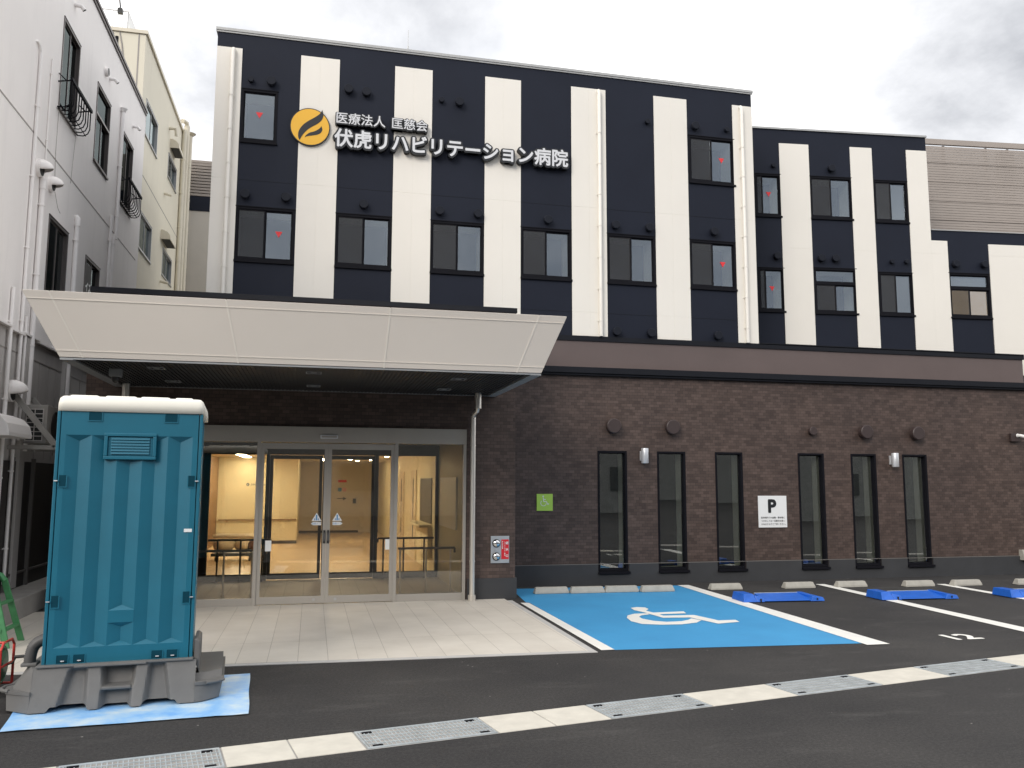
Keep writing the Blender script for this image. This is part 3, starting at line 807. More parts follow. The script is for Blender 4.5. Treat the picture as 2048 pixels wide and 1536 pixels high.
# canopy
can = MB()
b0 = [(-2.90, -4.38, 3.29), (2.90, -4.38, 3.29)]; t0 = [(-3.25, -4.70, 4.0), (3.16, -4.70, 4.0)]
canopy = bpy.data.objects.new('canopy', None); COL.objects.link(canopy); canopy.location = (0, PY, 3.29); child(canopy, porch)
def csub(mb, name, m, **kw):
    o = mb.build(name, m, **kw); o.parent = canopy; o.matrix_parent_inverse = Matrix.Translation((0, -PY, -3.29)); return o
def lerp(a, b, t): return tuple(x+(y-x)*t for x, y in zip(a, b))
BL, BR, TL, TR = (-2.90,-4.38,3.29), (2.90,-4.38,3.29), (-3.25,-4.70,4.0), (3.16,-4.70,4.0)
def fp(u, v):                         # point on the front fascia
    return lerp(lerp(BL, BR, u), lerp(TL, TR, u), v)
nrm = Vector((0, -0.911, -0.411))
seams = [0.0, 0.043, 0.342, 0.645, 0.943, 1.0]
mb = MB(); g = 0.0012
for a, b in zip(seams, seams[1:]):
    for c, d in ((0.0, 0.105), (0.105, 0.885), (0.885, 1.0)):
        p = [fp(a+g*(a > 0), c+.004), fp(b-g*(b < 1), c+.004), fp(b-g*(b < 1), d-.004), fp(a+g*(a > 0), d-.004)]
        q = [tuple(Vector(x)-nrm*0.03) for x in p]
        mb.hexa([p[0], p[1], q[1], q[0], p[3], p[2], q[2], q[3]])
# sides
for s, (B, T) in ((-1, (BL, TL)), (1, (BR, TR))):
    Bb = (B[0], PY, B[2]); Tb = (T[0], PY, T[2])
    q = [B, Bb, Tb, T] if s > 0 else [Bb, B, T, Tb]
    mb.poly(q)
mb.poly([TL, TR, (TR[0], PY, 4.0), (TL[0], PY, 4.0)])
csub(mb, 'fascia', 'canopy_beige', bevel=.002)
mb = MB()
for v in (0.105, 0.885):
    p = [fp(0, v-.005), fp(1, v-.005), fp(1, v+.005), fp(0, v+.005)]; q = [tuple(Vector(x)+nrm*0.006) for x in p]
    mb.hexa([q[0], q[1], p[1], p[0], q[3], q[2], p[2], p[3]])
for u in seams[1:-1]:
    p = [fp(u-.0016, 0), fp(u+.0016, 0), fp(u+.0016, 1), fp(u-.0016, 1)]; q = [tuple(Vector(x)+nrm*0.004) for x in p]
    mb.hexa([q[0], q[1], p[1], p[0], q[3], q[2], p[2], p[3]])
csub(mb, 'seam_trim', 'canopy_trim')
mb = MB()
for x0, x1 in ((-2.90, -2.76), (2.76, 2.90)): mb.box(x0, x1, -4.37, PY-.002, 3.262, 3.289)
mb.box(-2.76, 2.76, -4.37, -4.34, 3.268, 3.289); mb.box(-2.76, 2.76, PY-.03, PY-.002, 3.268, 3.289)
csub(mb, 'soffit_frame', 'soffit_edge')
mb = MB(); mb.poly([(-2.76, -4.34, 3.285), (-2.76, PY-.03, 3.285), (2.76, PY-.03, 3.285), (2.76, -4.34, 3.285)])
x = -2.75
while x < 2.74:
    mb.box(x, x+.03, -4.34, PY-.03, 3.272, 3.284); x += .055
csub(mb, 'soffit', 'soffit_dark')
for (x, y) in ((-1.94,-3.8),(-1.96,-2.35),(-0.02,-3.85),(-0.02,-2.29),(1.92,-3.66),(1.92,-2.33)):
    mb = MB(); mb.box(x-.10, x+.10, y-.10, y-.085, 3.262, 3.272); mb.box(x-.10, x+.10, y+.085, y+.10, 3.262, 3.272)
    mb.box(x-.10, x-.085, y-.085, y+.085, 3.262, 3.272); mb.box(x+.085, x+.10, y-.085, y+.085, 3.262, 3.272)
    mb.tube([(x, y, 3.271), (x, y, 3.266)], .04, 16)
    csub(mb, 'downlight', 'soffit_edge')
# canopy rain pipes
def steel_pipe(x, top_x, z0):
    mb = MB()
    mb.tube([(top_x, -1.85, 3.275), (top_x, -1.85, 3.03)], .055, 16)
    mb.tube([(top_x, -1.85, 3.06), (top_x-.01, -1.83, 2.99), (x, -1.72, 2.95), (x, -1.66, 2.90)], .036, 12)
    mb.tube([(x, -1.66, 2.92), (x, -1.66, z0)], .043, 16)
    for z in (2.45, 1.62, 0.62): mb.tube([(x, -1.66, z-.012), (x, -1.66, z+.012)], .047, 16)
    mb.tube([(x, -1.66, z0), (x, -1.66, z0+.09)], .062, 16)
    return mb.build('downpipe', 'steel', porch, smooth=True)
steel_pipe(2.505, 2.545, 0.008); steel_pipe(-2.72, -2.68, 0.008)

# outer sliding doors
mb = MB()
mb.box(DX0, DX1, PY-.05, PY+.12, 2.47, DZ-.003)
mb.box(DX0, DX0+.05, PY-.03, PY+.1, 0.008, 2.47); mb.box(DX1-.05, DX1, PY-.03, PY+.1, 0.008, 2.47)
for x in (-0.805, 1.295): mb.box(x-.028, x+.028, PY-.035, PY+.08, 0.008, 2.47)
for a, b in ((DX0+.05, -0.833), (1.323, DX1-.05)):
    mb.box(a, b, PY-.02, PY+.05, 0.008, 0.12)
mb.build('door_frame', 'door_metal', porch, bevel=.003)
for a, b in ((DX0+.05, -0.833), (1.323, DX1-.05)):
    mb = MB(); mb.box(a, b, PY+.012, PY+.02, .12, 2.47); mb.build('side_pane', 'door_glass', porch)
def leaf(x0, x1, y, hx, right):
    mb = MB(); s = .055
    mb.box(x0, x0+s, y-.02, y+.02, .02, 2.455); mb.box(x1-s, x1, y-.02, y+.02, .02, 2.455)
    mb.box(x0+s, x1-s, y-.018, y+.018, .02, .13); mb.box(x0+s, x1-s, y-.018, y+.018, 2.365, 2.455)
    o = mb.build('sliding_door', 'door_metal', porch, bevel=.002)
    def sub(mb, n, m):
        q = mb.build(n, m); q.parent = o; return q
    q = MB(); q.box(x0+s, x1-s, y-.004, y+.004, .13, 2.365); sub(q, 'pane', 'door_glass')
    q = MB(); q.box(hx-.016, hx+.016, y-.034, y-.0205, .92, 1.12); sub(q, 'handle', 'black_plastic')
    q = MB(); q.box(hx-.009, hx+.009, y-.042, y-.0345, .96, 1.08); sub(q, 'handle_grip', 'chrome')
    cx = x1-s-.045-.05 if not right else x0+s+.045+.06
    q = MB(); q.prism([(cx-.075, y-.0065, 1.26), (cx+.075, y-.0065, 1.26), (cx, y-.0065, 1.385)], (0, .001, 0)); sub(q, 'warning_sticker', 'sign_white')
    q = MB(); q.box(cx-.012, cx+.012, y-.0085, y-.0075, 1.27, 1.355); q.box(cx-.035, cx-.02, y-.0085, y-.0075, 1.27, 1.30); q.box(cx+.02, cx+.035, y-.0085, y-.0075, 1.27, 1.30); sub(q, 'warning_mark', 'sticker_blue')
    pts = [(cx-.07, 1.195), (cx+.05, 1.195), (cx+.085, 1.22), (cx+.05, 1.245), (cx-.07, 1.245)]
    if not right: pts = [(2*cx-a, b) for a, b in pts]
    q = MB(); q.prism([(a, y-.0065, b) for a, b in pts], (0, .001, 0)); sub(q, 'notice_sticker', 'sign_white')
    V, F = text_data('自動ドア', .036, 0, align='CENTER')
    q = MB(); q.v = [(cx+a, y-.0082, 1.207+b) for a, b, c in V]; q.f = F; q.m = [0]*len(F); sub(q, 'notice_text', 'sticker_blue')
    dx = x1-.16 if not right else x0+.16
    q = MB(); q.tube([(dx, y-.0195, .075), (dx, y-.0185, .075)], .022, 16); sub(q, 'round_sticker', 'alu_frame')
leaf(-0.777, 0.235, PY+.0, 0.207, False); leaf(0.237, 1.267, PY+.0, 0.265, True)
mb = MB(); mb.box(0.105, 0.375, PY-.075, PY-.05, 2.53, 2.59); mb.build('door_sensor', 'lamp_silver', porch, bevel=.006)
mb = MB(); mb.box(0.125, 0.355, PY-.079, PY-.0755, 2.545, 2.575); mb.build('sensor_window', 'door_metal', porch)
for x in (-0.62, 1.19):
    mb = MB(); mb.box(x-.045, x+.045, PY-.0262 if False else PY-.006, PY-.005, .81, .97); mb.build('notice_plate', 'sign_white', porch)
    V, F = text_data('禁煙', .036, align='CENTER')
# vestibule and lobby shell
LX0, LX1, VY, PYY, LY, LZ = -2.75, 2.46, 1.85, 11.85, 17.3, 2.60
mb = MB(); mb.poly([(LX0, PY+.12, .008), (LX1, PY+.12, .008), (LX1, VY, .008), (LX0, VY, .008)]); mb.poly([(DX0, PY-.002, .0082), (DX1, PY-.002, .0082), (DX1, PY+.12, .0082), (DX0, PY+.12, .0082)]); mb.build('vestibule_floor', 'paving_tile', porch)
mb = MB(); mb.poly([(LX0, VY, .008), (LX1, VY, .008), (LX1, LY, .008), (LX0, LY, .008)]); mb.build('lobby_floor', 'lobby_floor', porch)
mb = MB(); mb.poly([(LX0, PY+.05, LZ), (LX0, LY, LZ), (LX1, LY, LZ), (LX1, PY+.05, LZ)]); mb.build('lobby_ceiling', 'lobby_ceiling', porch)
mb = MB()
mb.poly([(LX0, PY+.05, 0), (LX0, PY+.05, LZ), (LX0, VY, LZ), (LX0, VY, 0)]); mb.build('vestibule_wall', 'brown_tile', porch)
mb = MB(); mb.poly([(LX0, VY, 0), (LX0, VY, LZ), (LX0, PYY, LZ), (LX0, PYY, 0)]); mb.build('wood_wall', 'wood_brown', porch)
mb = MB(); mb.box(LX0+.002, -0.42, PYY, PYY+.15, 0.1, LZ-.002); mb.poly([(-0.42, PYY+.15, 0), (-0.42, LY, 0), (-0.42, LY, LZ), (-0.42, PYY+.15, LZ)]); mb.build('partition', 'lobby_wall', porch)
mb = MB(); mb.box(LX0+.002, -0.41, PYY-.008, PYY+.15, 0.008, 0.10); mb.box(-0.42, LX1, LY-.012, LY-.002, 0.008, 0.09); mb.build('skirting_strip', 'lobby_base', porch)
mb = MB(); mb.poly([(LX0, LY, 0), (LX1, LY, 0), (LX1, LY, LZ), (LX0, LY, LZ)]); mb.build('back_wall', 'lobby_back', porch)
mb = MB(); mb.poly([(LX1, PY+.05, 0), (LX1, LY, 0), (LX1, LY, LZ), (LX1, PY+.05, LZ)]); mb.build('side_wall', 'lobby_wall', porch)
mb = MB(); mb.box(LX0+.05, -0.44, PYY-.07, PYY-.03, .71, .745)
for x in (-2.45, -1.55, -0.65): mb.box(x-.01, x+.01, PYY-.04, PYY-.001, .66, .712)
mb.build('wall_handrail', 'wood_brown', porch)
text_obj('wall_lettering', 'Information', .095, 'text_grey', porch, on_front(-1.80, PYY-.004, 1.755), bold=.002)
mb = MB(); mb.tube([(-1.89, PYY-.005, 1.785), (-1.89, PYY-.002, 1.785)], .05, 20); mb.build('wall_icon', 'text_grey', porch)
text_obj('wall_icon_letter', 'i', .09, 'sign_white', porch, on_front(-1.902, PYY-.007, 1.752))
mb = MB(); mb.box(.95, 1.26, LY-.008, LY-.003, 1.86, 1.95); mb.build('red_plate', 'sign_red', porch)
mb = MB(); mb.box(.92, 1.16, LY-.008, LY-.003, 1.245, 1.275); mb.poly([(1.14, LY-.006, 1.19), (1.27, LY-.006, 1.26), (1.14, LY-.006, 1.33)]); mb.build('arrow_sign', 'text_grey', porch)
mb = MB(); mb.box(.95, 1.08, LY-.008, LY-.003, 1.52, 1.66); mb.build('toilet_pictogram', 'sticker_blue', porch)
mb = MB(); mb.box(1.12, 1.25, LY-.008, LY-.003, 1.52, 1.66); mb.build('toilet_pictogram', 'mark_pink', porch)
mb = MB(); mb.box(1.5, 1.62, LY-.03, LY-.003, 1.08, 1.26); mb.build('intercom', 'black_plastic', porch)
mb = MB(); mb.box(1.72, 2.4, LY-.02, LY-.003, 0.01, 2.1); mb.build('back_door', 'lobby_back', porch)
# side wall details: notice board, reception window, doors
mb = MB(); mb.box(LX1-.03, LX1-.002, -.46, 1.42, 1.04, 1.95); mb.build('notice_board', 'roof_white', porch)
mb = MB(); mb.box(LX1-.02, LX1-.002, 2.7, 4.6, 1.0, 1.95); mb.build('reception_window', 'dark_frame', porch)
mb = MB(); mb.box(LX1-.28, LX1-.021, 2.6, 4.7, .93, .98); mb.box(LX1-.10, LX1-.002, 2.6, 4.7, 0.3, .93); mb.build('reception_counter', 'lobby_wall', porch)
for y0 in (5.4, 8.2):
    mb = MB(); mb.box(LX1-.03, LX1-.002, y0, y0+1.1, .01, 2.15); d = mb.build('lobby_door', 'sack_cream', porch)
    mb = MB(); mb.tube([(LX1-.08, y0+.12, .9), (LX1-.08, y0+.12, 1.35)], .018, 8); q = mb.build('handle', 'steel'); q.parent = d
    mb = MB(); mb.box(LX1-.04, LX1-.031, y0+.42, y0+.52, .5, 1.95); q = mb.build('door_glazing', 'dark_frame'); q.parent = d
# inner glass screen
mb = MB(); y = VY
mb.box(LX0, LX1, y-.05, y+.05, 2.38, LZ-.003)
for x0, x1 in ((-1.95, -1.87), (-0.86, -0.79), (1.20, 1.27), (2.40, 2.455)): mb.box(x0, x1, y-.04, y+.04, .009, 2.38)
mb.box(LX0, -1.95, y-.03, y+.03, .009, 2.38)
for x0, x1 in ((-1.87, -0.86), (1.27, 2.40)): mb.box(x0, x1, y-.03, y+.03, .009, .13)
mb.build('inner_frame', 'dark_frame', porch)
for x0, x1 in ((-0.79, 0.195), (0.21, 1.20)):
    mb = MB(); s = .06
    mb.box(x0, x0+s, y+.045, y+.075, .02, 2.375); mb.box(x1-s, x1, y+.045, y+.075, .02, 2.375)
    mb.box(x0+s, x1-s, y+.045, y+.075, .02, .13); mb.box(x0+s, x1-s, y+.045, y+.075, 2.30, 2.375)
    d = mb.build('inner_sliding_door', 'dark_frame', porch)
    mb = MB(); mb.box(x0+s, x1-s, y+.058, y+.064, .13, 2.30); q = mb.build('pane', 'door_glass'); q.parent = d
for x0, x1 in ((-1.87, -0.86), (1.27, 2.40)):
    mb = MB(); mb.box(x0, x1, y-.004, y+.004, .13, 2.38); mb.build('inner_pane', 'door_glass', porch)
# lobby lights
mb = MB(); mb.box(-2.0, -1.80, 7.2, 11.5, LZ-.012, LZ-.002); mb.build('ceiling_lamp', 'lamp_warm', porch)
for a, b in ((-1.25, -0.55), (-0.2, 0.35), (0.6, 1.45)):
    mb = MB(); mb.box(a, b, 12.2, 12.34, LZ-.012, LZ-.002); mb.build('ceiling_lamp', 'lamp_warm', porch)
mb = MB(); mb.box(0.2, 0.4, 3.0, 6.6, LZ-.012, LZ-.002); mb.build('ceiling_lamp', 'lamp_warm', porch)
dl = MB(); dl.tube([(0, 0, 0), (0, 0, -.008)], .055, 14); dl = dl.build('recessed_lamp', 'downlight_warm')
for k, (x, yy) in enumerate(((-2.2, 6.4), (-0.9, 9.5), (-0.7, 7.0), (0.35, 13.5), (0.4, 14.5), (0.45, 15.5), (1.2, 13.2), (1.5, 14.6), (1.9, 13.6), (2.1, 9.8), (1.7, 8.2), (1.3, 11.4))):
    c = dl if k == 0 else clone(dl)
    c.location = (x, yy, LZ-.002); child(c, porch)
mb = MB(); mb.tube([(1.0, 10.2, LZ-.002), (1.0, 10.2, LZ-.05)], [.07, .04], 14); mb.build('smoke_detector', 'black_plastic', porch)

# handrails in the vestibule
def handrail(x0, x1, y, z, posts, m, label, bend):
    r = root('handrail', label, 'handrail', ((x0+x1)/2, y, .008), 0, 'handrails inside the entrance')
    mb = MB(); mb.tube([(x0, y, z), (x1, y, z)], .02, 10); mb.tube([(bend, y, z), (bend, y, z-.08)], .018, 10)
    mb.build('rail', m, r, smooth=True)
    for x in posts:
        mb = MB(); mb.tube([(x, y, .009), (x, y, z-.005)], .016, 10); mb.tube([(x, y, .009), (x, y, .06)], .022, 10); mb.build('post', 'steel' if m != 'dark_frame' else m, r, smooth=True)
handrail(-1.85, -0.75, -.46, .745, (-1.35, -0.91), 'grey_brown', 'grey handrail behind the side pane next to the portable toilet', -0.75)
handrail(1.45, 2.42, -.46, .745, (1.49, 1.93, 2.35), 'grey_brown', 'grey handrail behind the side pane next to the steel downpipe', 2.42)
handrail(-1.84, -0.72, 1.68, .78, (-1.67, -1.26, -0.87), 'dark_frame', 'dark handrail by the inner glass in front of the trolley', -0.72)
handrail(1.27, 2.36, 1.68, .78, (1.38, 1.77, 2.17), 'dark_frame', 'dark handrail by the inner glass near the reception counter', 1.27)

# things in the lobby
def blob(name, c, r, m, label, cat, seed, group=None):
    rnd = random.Random(seed); mb = MB(); n, k = 14, 9; ph = [rnd.uniform(0, 6) for _ in range(4)]
    for i in range(k+1):
        th = PI*i/k
        for j in range(n):
            a = 2*PI*j/n
            w = 1+.12*math.sin(3*a+ph[0])*math.sin(2*th+ph[1])+.08*math.sin(5*a+ph[2])
            mb.v.append((c[0]+r[0]*w*math.sin(th)*math.cos(a), c[1]+r[1]*w*math.sin(th)*math.sin(a), max(c[2]-r[2], c[2]+r[2]*math.cos(th)*(1 if th < PI/2 else .9))))
    for i in range(k):
        for j in range(n):
            mb.f.append((i*n+j, i*n+(j+1) % n, (i+1)*n+(j+1) % n, (i+1)*n+j)); mb.m.append(0)
    return tag(mb.build(name, m, smooth='all'), label, cat, group)
tr = root('flat_trolley', 'black flat trolley with small castors parked on the lobby floor', 'trolley', (-1.75, 6.3, .008))
mb = MB(); mb.box(-2.25, -1.27, 6.0, 6.6, .13, .19); mb.build('deck', 'black_plastic', tr, bevel=.01)
for x in (-2.14, -1.38):
    for yy in (6.08, 6.52):
        mb = MB(); mb.tube([(x-.02, yy, .068), (x+.02, yy, .068)], .06, 14); mb.build('castor', 'black_plastic', tr)
blob('plastic_sack', (-1.98, 6.3, .36), (.25, .24, .17), 'sack_cream', 'crumpled cream sack on the trolley, the bulkier one', 'sack', 1)
blob('plastic_sack', (-1.56, 6.3, .35), (.20, .22, .16), 'sack_cream', 'small crumpled cream sack on the trolley beside the brown bag', 'sack', 2)
blob('brown_bag', (-1.33, 6.2, .34), (.11, .16, .15), 'sack_brown', 'reddish brown bag at the end of the trolley', 'bag', 3)
def rolled(x0, x1, z, yy, label):
    mb = MB(); mb.tube([(x0, yy, z), (x1, yy+.08, z-.02)], .045, 14); tag(mb.build('rolled_mat', 'sack_cream', smooth=True), label, 'rolled mat', 'rolled mats on the trolley')
rolled(-2.14, -1.17, .60, 6.28, 'cream rolled mat lying uppermost across the sacks')
rolled(-2.22, -1.25, .585, 6.12, 'cream rolled mat lying in front across the sacks')

# ================================================================== HOSPITAL SIGN
sign = root('hospital_sign', 'raised hospital name lettering with a round orange leaf emblem', 'sign', (2.0, 0, 8.2))
ec = (-0.225, 8.20)
mb = MB(); mb.prism([(ec[0]+.352*math.cos(2*PI*k/48), -.06, ec[1]+.352*math.sin(2*PI*k/48)) for k in range(48)], (0, .042, 0))
mb.build('emblem_backing', 'sign_black', sign)
mb = MB(); mb.prism([(ec[0]+.335*math.cos(2*PI*k/48), -.064, ec[1]+.335*math.sin(2*PI*k/48)) for k in range(48)], (0, .004, 0))
mb.build('emblem_disc', 'emblem_orange', sign)
def leafpts(l): 
    o = []
    for px_, py_ in l:
        o.append((ec[0]+(px_-690)/510*.335, ec[1]-(py_-(752+.10*(px_-690)))/490*.335))
    return o
def smooth_loop(pts, corners, n=4):
    # Catmull-Rom round the loop, keeping the listed corner points sharp
    o = []; N = len(pts)
    for i in range(N):
        p0, p1, p2, p3 = (Vector(pts[(i+k) % N]) for k in (-1, 0, 1, 2))
        if i in corners: p0 = p1
        if (i+1) % N in corners: p3 = p2
        for k in range(n):
            t = k/n
            q = 0.5*((2*p1)+(-p0+p2)*t+(2*p0-5*p1+4*p2-p3)*t*t+(-p0+3*p1-3*p2+p3)*t**3)
            o.append((q.x, q.y))
    return o
L1 = leafpts([(1000,290),(1040,420),(1000,560),(900,660),(760,740),(640,820),(540,920),(470,1020),(425,1115),(385,1020),(385,900),(430,790),(520,680),(640,590),(780,510),(900,430),(960,370)])
L2 = leafpts([(990,735),(1020,830),(980,920),(880,970),(760,990),(640,1005),(555,1030),(600,970),(690,910),(800,880),(900,830),(960,780)])
mb = MB()
mb.prism([(x, -.068, z) for x, z in smooth_loop(L1, {0, 8})], (0, .003, 0)); mb.prism([(x, -.068, z) for x, z in smooth_loop(L2, {0, 6})], (0, .003, 0))
mb.build('emblem_leaf', 'sign_black', sign)
def raised(body, size, x, z, bold, edge, nm, sx=1.0):
    text_obj(nm+'_backing', body, size, 'sign_black', sign, on_front(x, -.070, z-.006), bold=bold+edge, n=18, ext=.048, sx=sx, stepz=.0003)
    text_obj(nm, body, size, 'sign_face', sign, on_front(x, -.126, z), bold=bold, n=8, sx=sx)
raised('伏虎リハビリテーション病院', .352, 0.205, 7.895, .0095, .031, 'name_lettering', 0.96)
raised('医療法人', .225, 0.215, 8.315, 0.003, .019, 'corporation_lettering')
raised('匡慈会', .225, 1.215, 8.315, 0.003, .019, 'corporation_lettering')

# ================================================================== SMALL WALL THINGS
def wall_lamp(x, z, label):
    r = root('wall_lamp', label, 'wall lamp', (x, 0, z), 0, 'cylindrical wall lamps')
    mb = MB(); mb.box(x-.06, x+.06, -.045, -.0, z-.09, z+.09); mb.build('bracket', 'lamp_silver', r, bevel=.005)
    mb = MB(); mb.tube([(x, -.115, z-.14), (x, -.115, z-.132), (x, -.115, z+.132), (x, -.115, z+.14)], [.066, .07, .07, .066], 28); mb.build('cylinder_shade', 'lamp_silver', r, smooth=True)
wall_lamp(6.08, 2.37, 'silver cylinder wall lamp between the first and second slit windows')
wall_lamp(11.49, 2.34, 'silver cylinder wall lamp between the last two slit windows')

ps = root('parking_sign', 'square white parking sign with a bold black P and three lines of text', 'sign', (8.76, 0, 1.0))
mb = MB(); mb.box(8.455, 9.065, -.02, -.002, 1.01, 1.62); mb.build('board', 'sign_white', ps, bevel=.002)
text_obj('letter', 'P', .345, 'sign_black', ps, on_front(8.650, -.022, 1.305), bold=.016, n=10, sx=1.02)
for k, s in enumerate(('駐車場内での盗難・事故等に', 'つきましては一切責任を負い', 'かねますのでご了承ください。')):
    text_obj('notice_text', s, .0395, 'text_grey', ps, on_front(8.505, -.0215, 1.185-k*.063), bold=.0007, n=4)

gs = root('wheelchair_sign', 'small lime green sign with a white wheelchair figure', 'sign', (4.15, 0, 1.35))
mb = MB(); mb.box(4.0, 4.305, -.016, -.002, 1.35, 1.655); mb.build('board', 'sign_green', gs, bevel=.002)
def icon(px_, pz_):
    return (4.0+px_*.305, 1.35+pz_*.305)
mb = MB()
mb.poly([(icon(.40+.045*math.cos(a), .86+.045*math.sin(a))[0], -.0175, icon(.40, .86+.045*math.sin(a))[1]) for a in [2*PI*k/14 for k in range(14)]])
def strip(pts, w):
    for (a, b), (c, d) in zip(pts, pts[1:]):
        dx, dz = c-a, d-b; L_ = math.hypot(dx, dz); nx, nz = -dz/L_*w/2, dx/L_*w/2
        P4 = [icon(a+nx, b+nz), icon(a-nx, b-nz), icon(c-nx, d-nz), icon(c+nx, d+nz)]
        mb.poly([(x, -.0175-.0003*strip.k, z) for x, z in P4]); strip.k += 1
strip.k = 1
strip([(.40, .80), (.43, .55), (.60, .55), (.68, .38), (.76, .42)], .045); strip([(.415, .68), (.57, .68)], .04)
strip([(.42+.17*math.cos(R(a)), .46+.17*math.sin(R(a))) for a in range(130, 351, 20)], .035)
mb.build('wheelchair_figure', 'sign_white', gs)

fi = root('fire_inlet', 'steel fire hose inlet plate with two couplings and a red label', 'fire inlet', (2.985, -1.5, .57))
mb = MB(); mb.box(2.835, 3.14, PY-.02, PY-.002, .57, 1.0); mb.build('plate', 'plate_steel', fi, bevel=.003)
for z in (.885, .675):
    mb = MB(); mb.tube([(2.925, PY-.02, z), (2.925, PY-.028, z)], .066, 24); o = mb.build('coupling', 'black_plastic', fi)
    mb = MB(); mb.tube([(2.925, PY-.0285, z), (2.925, PY-.05, z), (2.925, PY-.062, z), (2.925, PY-.066, z)], [.054, .052, .036, .014], 24); q = mb.build('cap', 'chrome', smooth=True); q.parent = o
mb = MB(); mb.tube([(2.885, PY-.03, .79), (2.88, PY-.06, .74), (2.885, PY-.065, .68), (2.905, PY-.06, .63)], .004, 6); mb.build('chain', 'steel', fi)
mb = MB(); mb.box(3.008, 3.13, PY-.0235, PY-.0205, .632, .945); mb.build('red_label', 'sign_red', fi)
for k, ch in enumerate('送水口'): text_obj('label_letter', ch, .046, 'sign_white', fi, on_front(3.079, PY-.025, .872-k*.102), bold=.0016, n=6)
for k, ch in enumerate('スプリンクラー専用'): text_obj('label_small_letter', ch, .021, 'sign_white', fi, on_front(3.054, PY-.025, .895-k*.026), bold=.0008, n=4)
for k, ch in enumerate('送水圧力範囲'): text_obj('label_small_letter', ch, .019, 'sign_white', fi, on_front(3.018, PY-.025, .905-k*.022), bold=.0008, n=4)

sc = root('security_camera', 'white bullet security camera on a dark box at the end of the tiled wall', 'security camera', (14.5, 0, 2.85))
mb = MB(); mb.box(14.38, 14.60, -.07, -.001, 2.76, 2.93); mb.build('junction_box', 'brown_vent', sc, bevel=.004)
mb = MB(); mb.tube([(14.545, -.07, 2.885), (14.545, -.11, 2.885)], [.042, .03], 14); mb.tube([(14.545, -.10, 2.885), (14.575, -.15, 2.865)], .014, 8); mb.build('mount', 'camera_white', sc, smooth=True)
mb = MB(); mb.tube([(14.55, -.12, 2.885), (14.64, -.27, 2.83)], .034, 16); mb.tube([(14.545, -.115, 2.896), (14.655, -.30, 2.83)], [.02, .036], 16); mb.build('housing', 'camera_white', sc, smooth=True)
mb = MB(); mb.tube([(14.640, -.271, 2.829), (14.642, -.274, 2.828)], .026, 14); mb.build('lens', 'black_plastic', sc)
dc = root('dome_camera', 'grey dome security camera hanging under the canopy', 'security camera', (-2.46, -3.57, 3.27))
mb = MB(); mb.box(-2.53, -2.39, -3.63, -3.51, 3.17, 3.271); mb.build('housing', 'soffit_edge', dc, bevel=.008)
mb = MB(); mb.tube([(-2.46, -3.57, 3.171), (-2.46, -3.57, 3.14), (-2.46, -3.57, 3.11), (-2.46, -3.57, 3.095)], [.05, .047, .034, .012], 16); mb.build('dome', 'black_plastic', dc, smooth=True)

# ================================================================== WHEEL STOPS
def stop_mesh():
    mb = MB(); L_, c = .60, .0
    sec = [(-.075, 0), (-.070, .035), (-.042, .105), (.045, .105), (.075, .02), (.075, 0)]
    mb.prism([(-L_/2+ (0.0 if z < .04 else .035), y_, z) for y_, z in sec], (0, 0, 0)) if False else None
    n = len(sec); i = 0
    mb.v = [(-L_/2+(.0 if z < .05 else .03), y_, z) for y_, z in sec] + [(L_/2-(.0 if z < .05 else .03), y_, z) for y_, z in sec]
    mb.f.append(tuple(range(n))); mb.f.append(tuple(range(2*n-1, n-1, -1)))
    for k in range(n): a, b = k, (k+1) % n; mb.f.append((b, a, a+n, b+n))
    mb.m = [0]*len(mb.f)
    return mb
sm = stop_mesh()
st0 = sm.build('wheel_stop', 'stop_concrete', bevel=.009)
gv = MB(); gv.box(-.20, .20, -.004, .006, .1053, .1075); gv.box(-.20, .20, -.061, -.056, .052, .058)
gv = gv.build('groove', 'curb_concrete'); gv.parent = st0
stops = [(3.985, -1.03, 'pale concrete wheel stop on the blue bay, nearest the steel downpipe'), (4.60, -1.06, 'pale concrete wheel stop on the blue bay, second from the porch'),
         (5.21, -1.10, 'pale concrete wheel stop on the blue bay, third from the porch'), (5.84, -1.14, 'pale concrete wheel stop on the blue bay, next to its far white line'),
         (7.145, -1.13, 'pale concrete wheel stop behind the raised end of the first blue lock'), (8.535, -1.18, 'pale concrete wheel stop of bay 12 touching the white line'),
         (9.56, -1.26, 'pale concrete wheel stop just past the far line of bay 12'), (10.84, -1.40, 'pale concrete wheel stop below the last slit windows, against a white line'),
         (11.80, -1.50, 'pale concrete wheel stop beyond the last slit window'), (13.12, -1.56, 'pale concrete wheel stop cut off by the frame edge')]
for k, (x, y_, l) in enumerate(stops):
    o = st0 if k == 0 else clone(st0)
    o.location = (x, y_+.015*(-1)**k, 0.006 if k < 4 else 0.002); o.rotation_euler = (0, 0, R(random.uniform(-1.0, 1.0)-1.5))
    tag(o, l, 'wheel stop', 'concrete wheel stops along the wall')

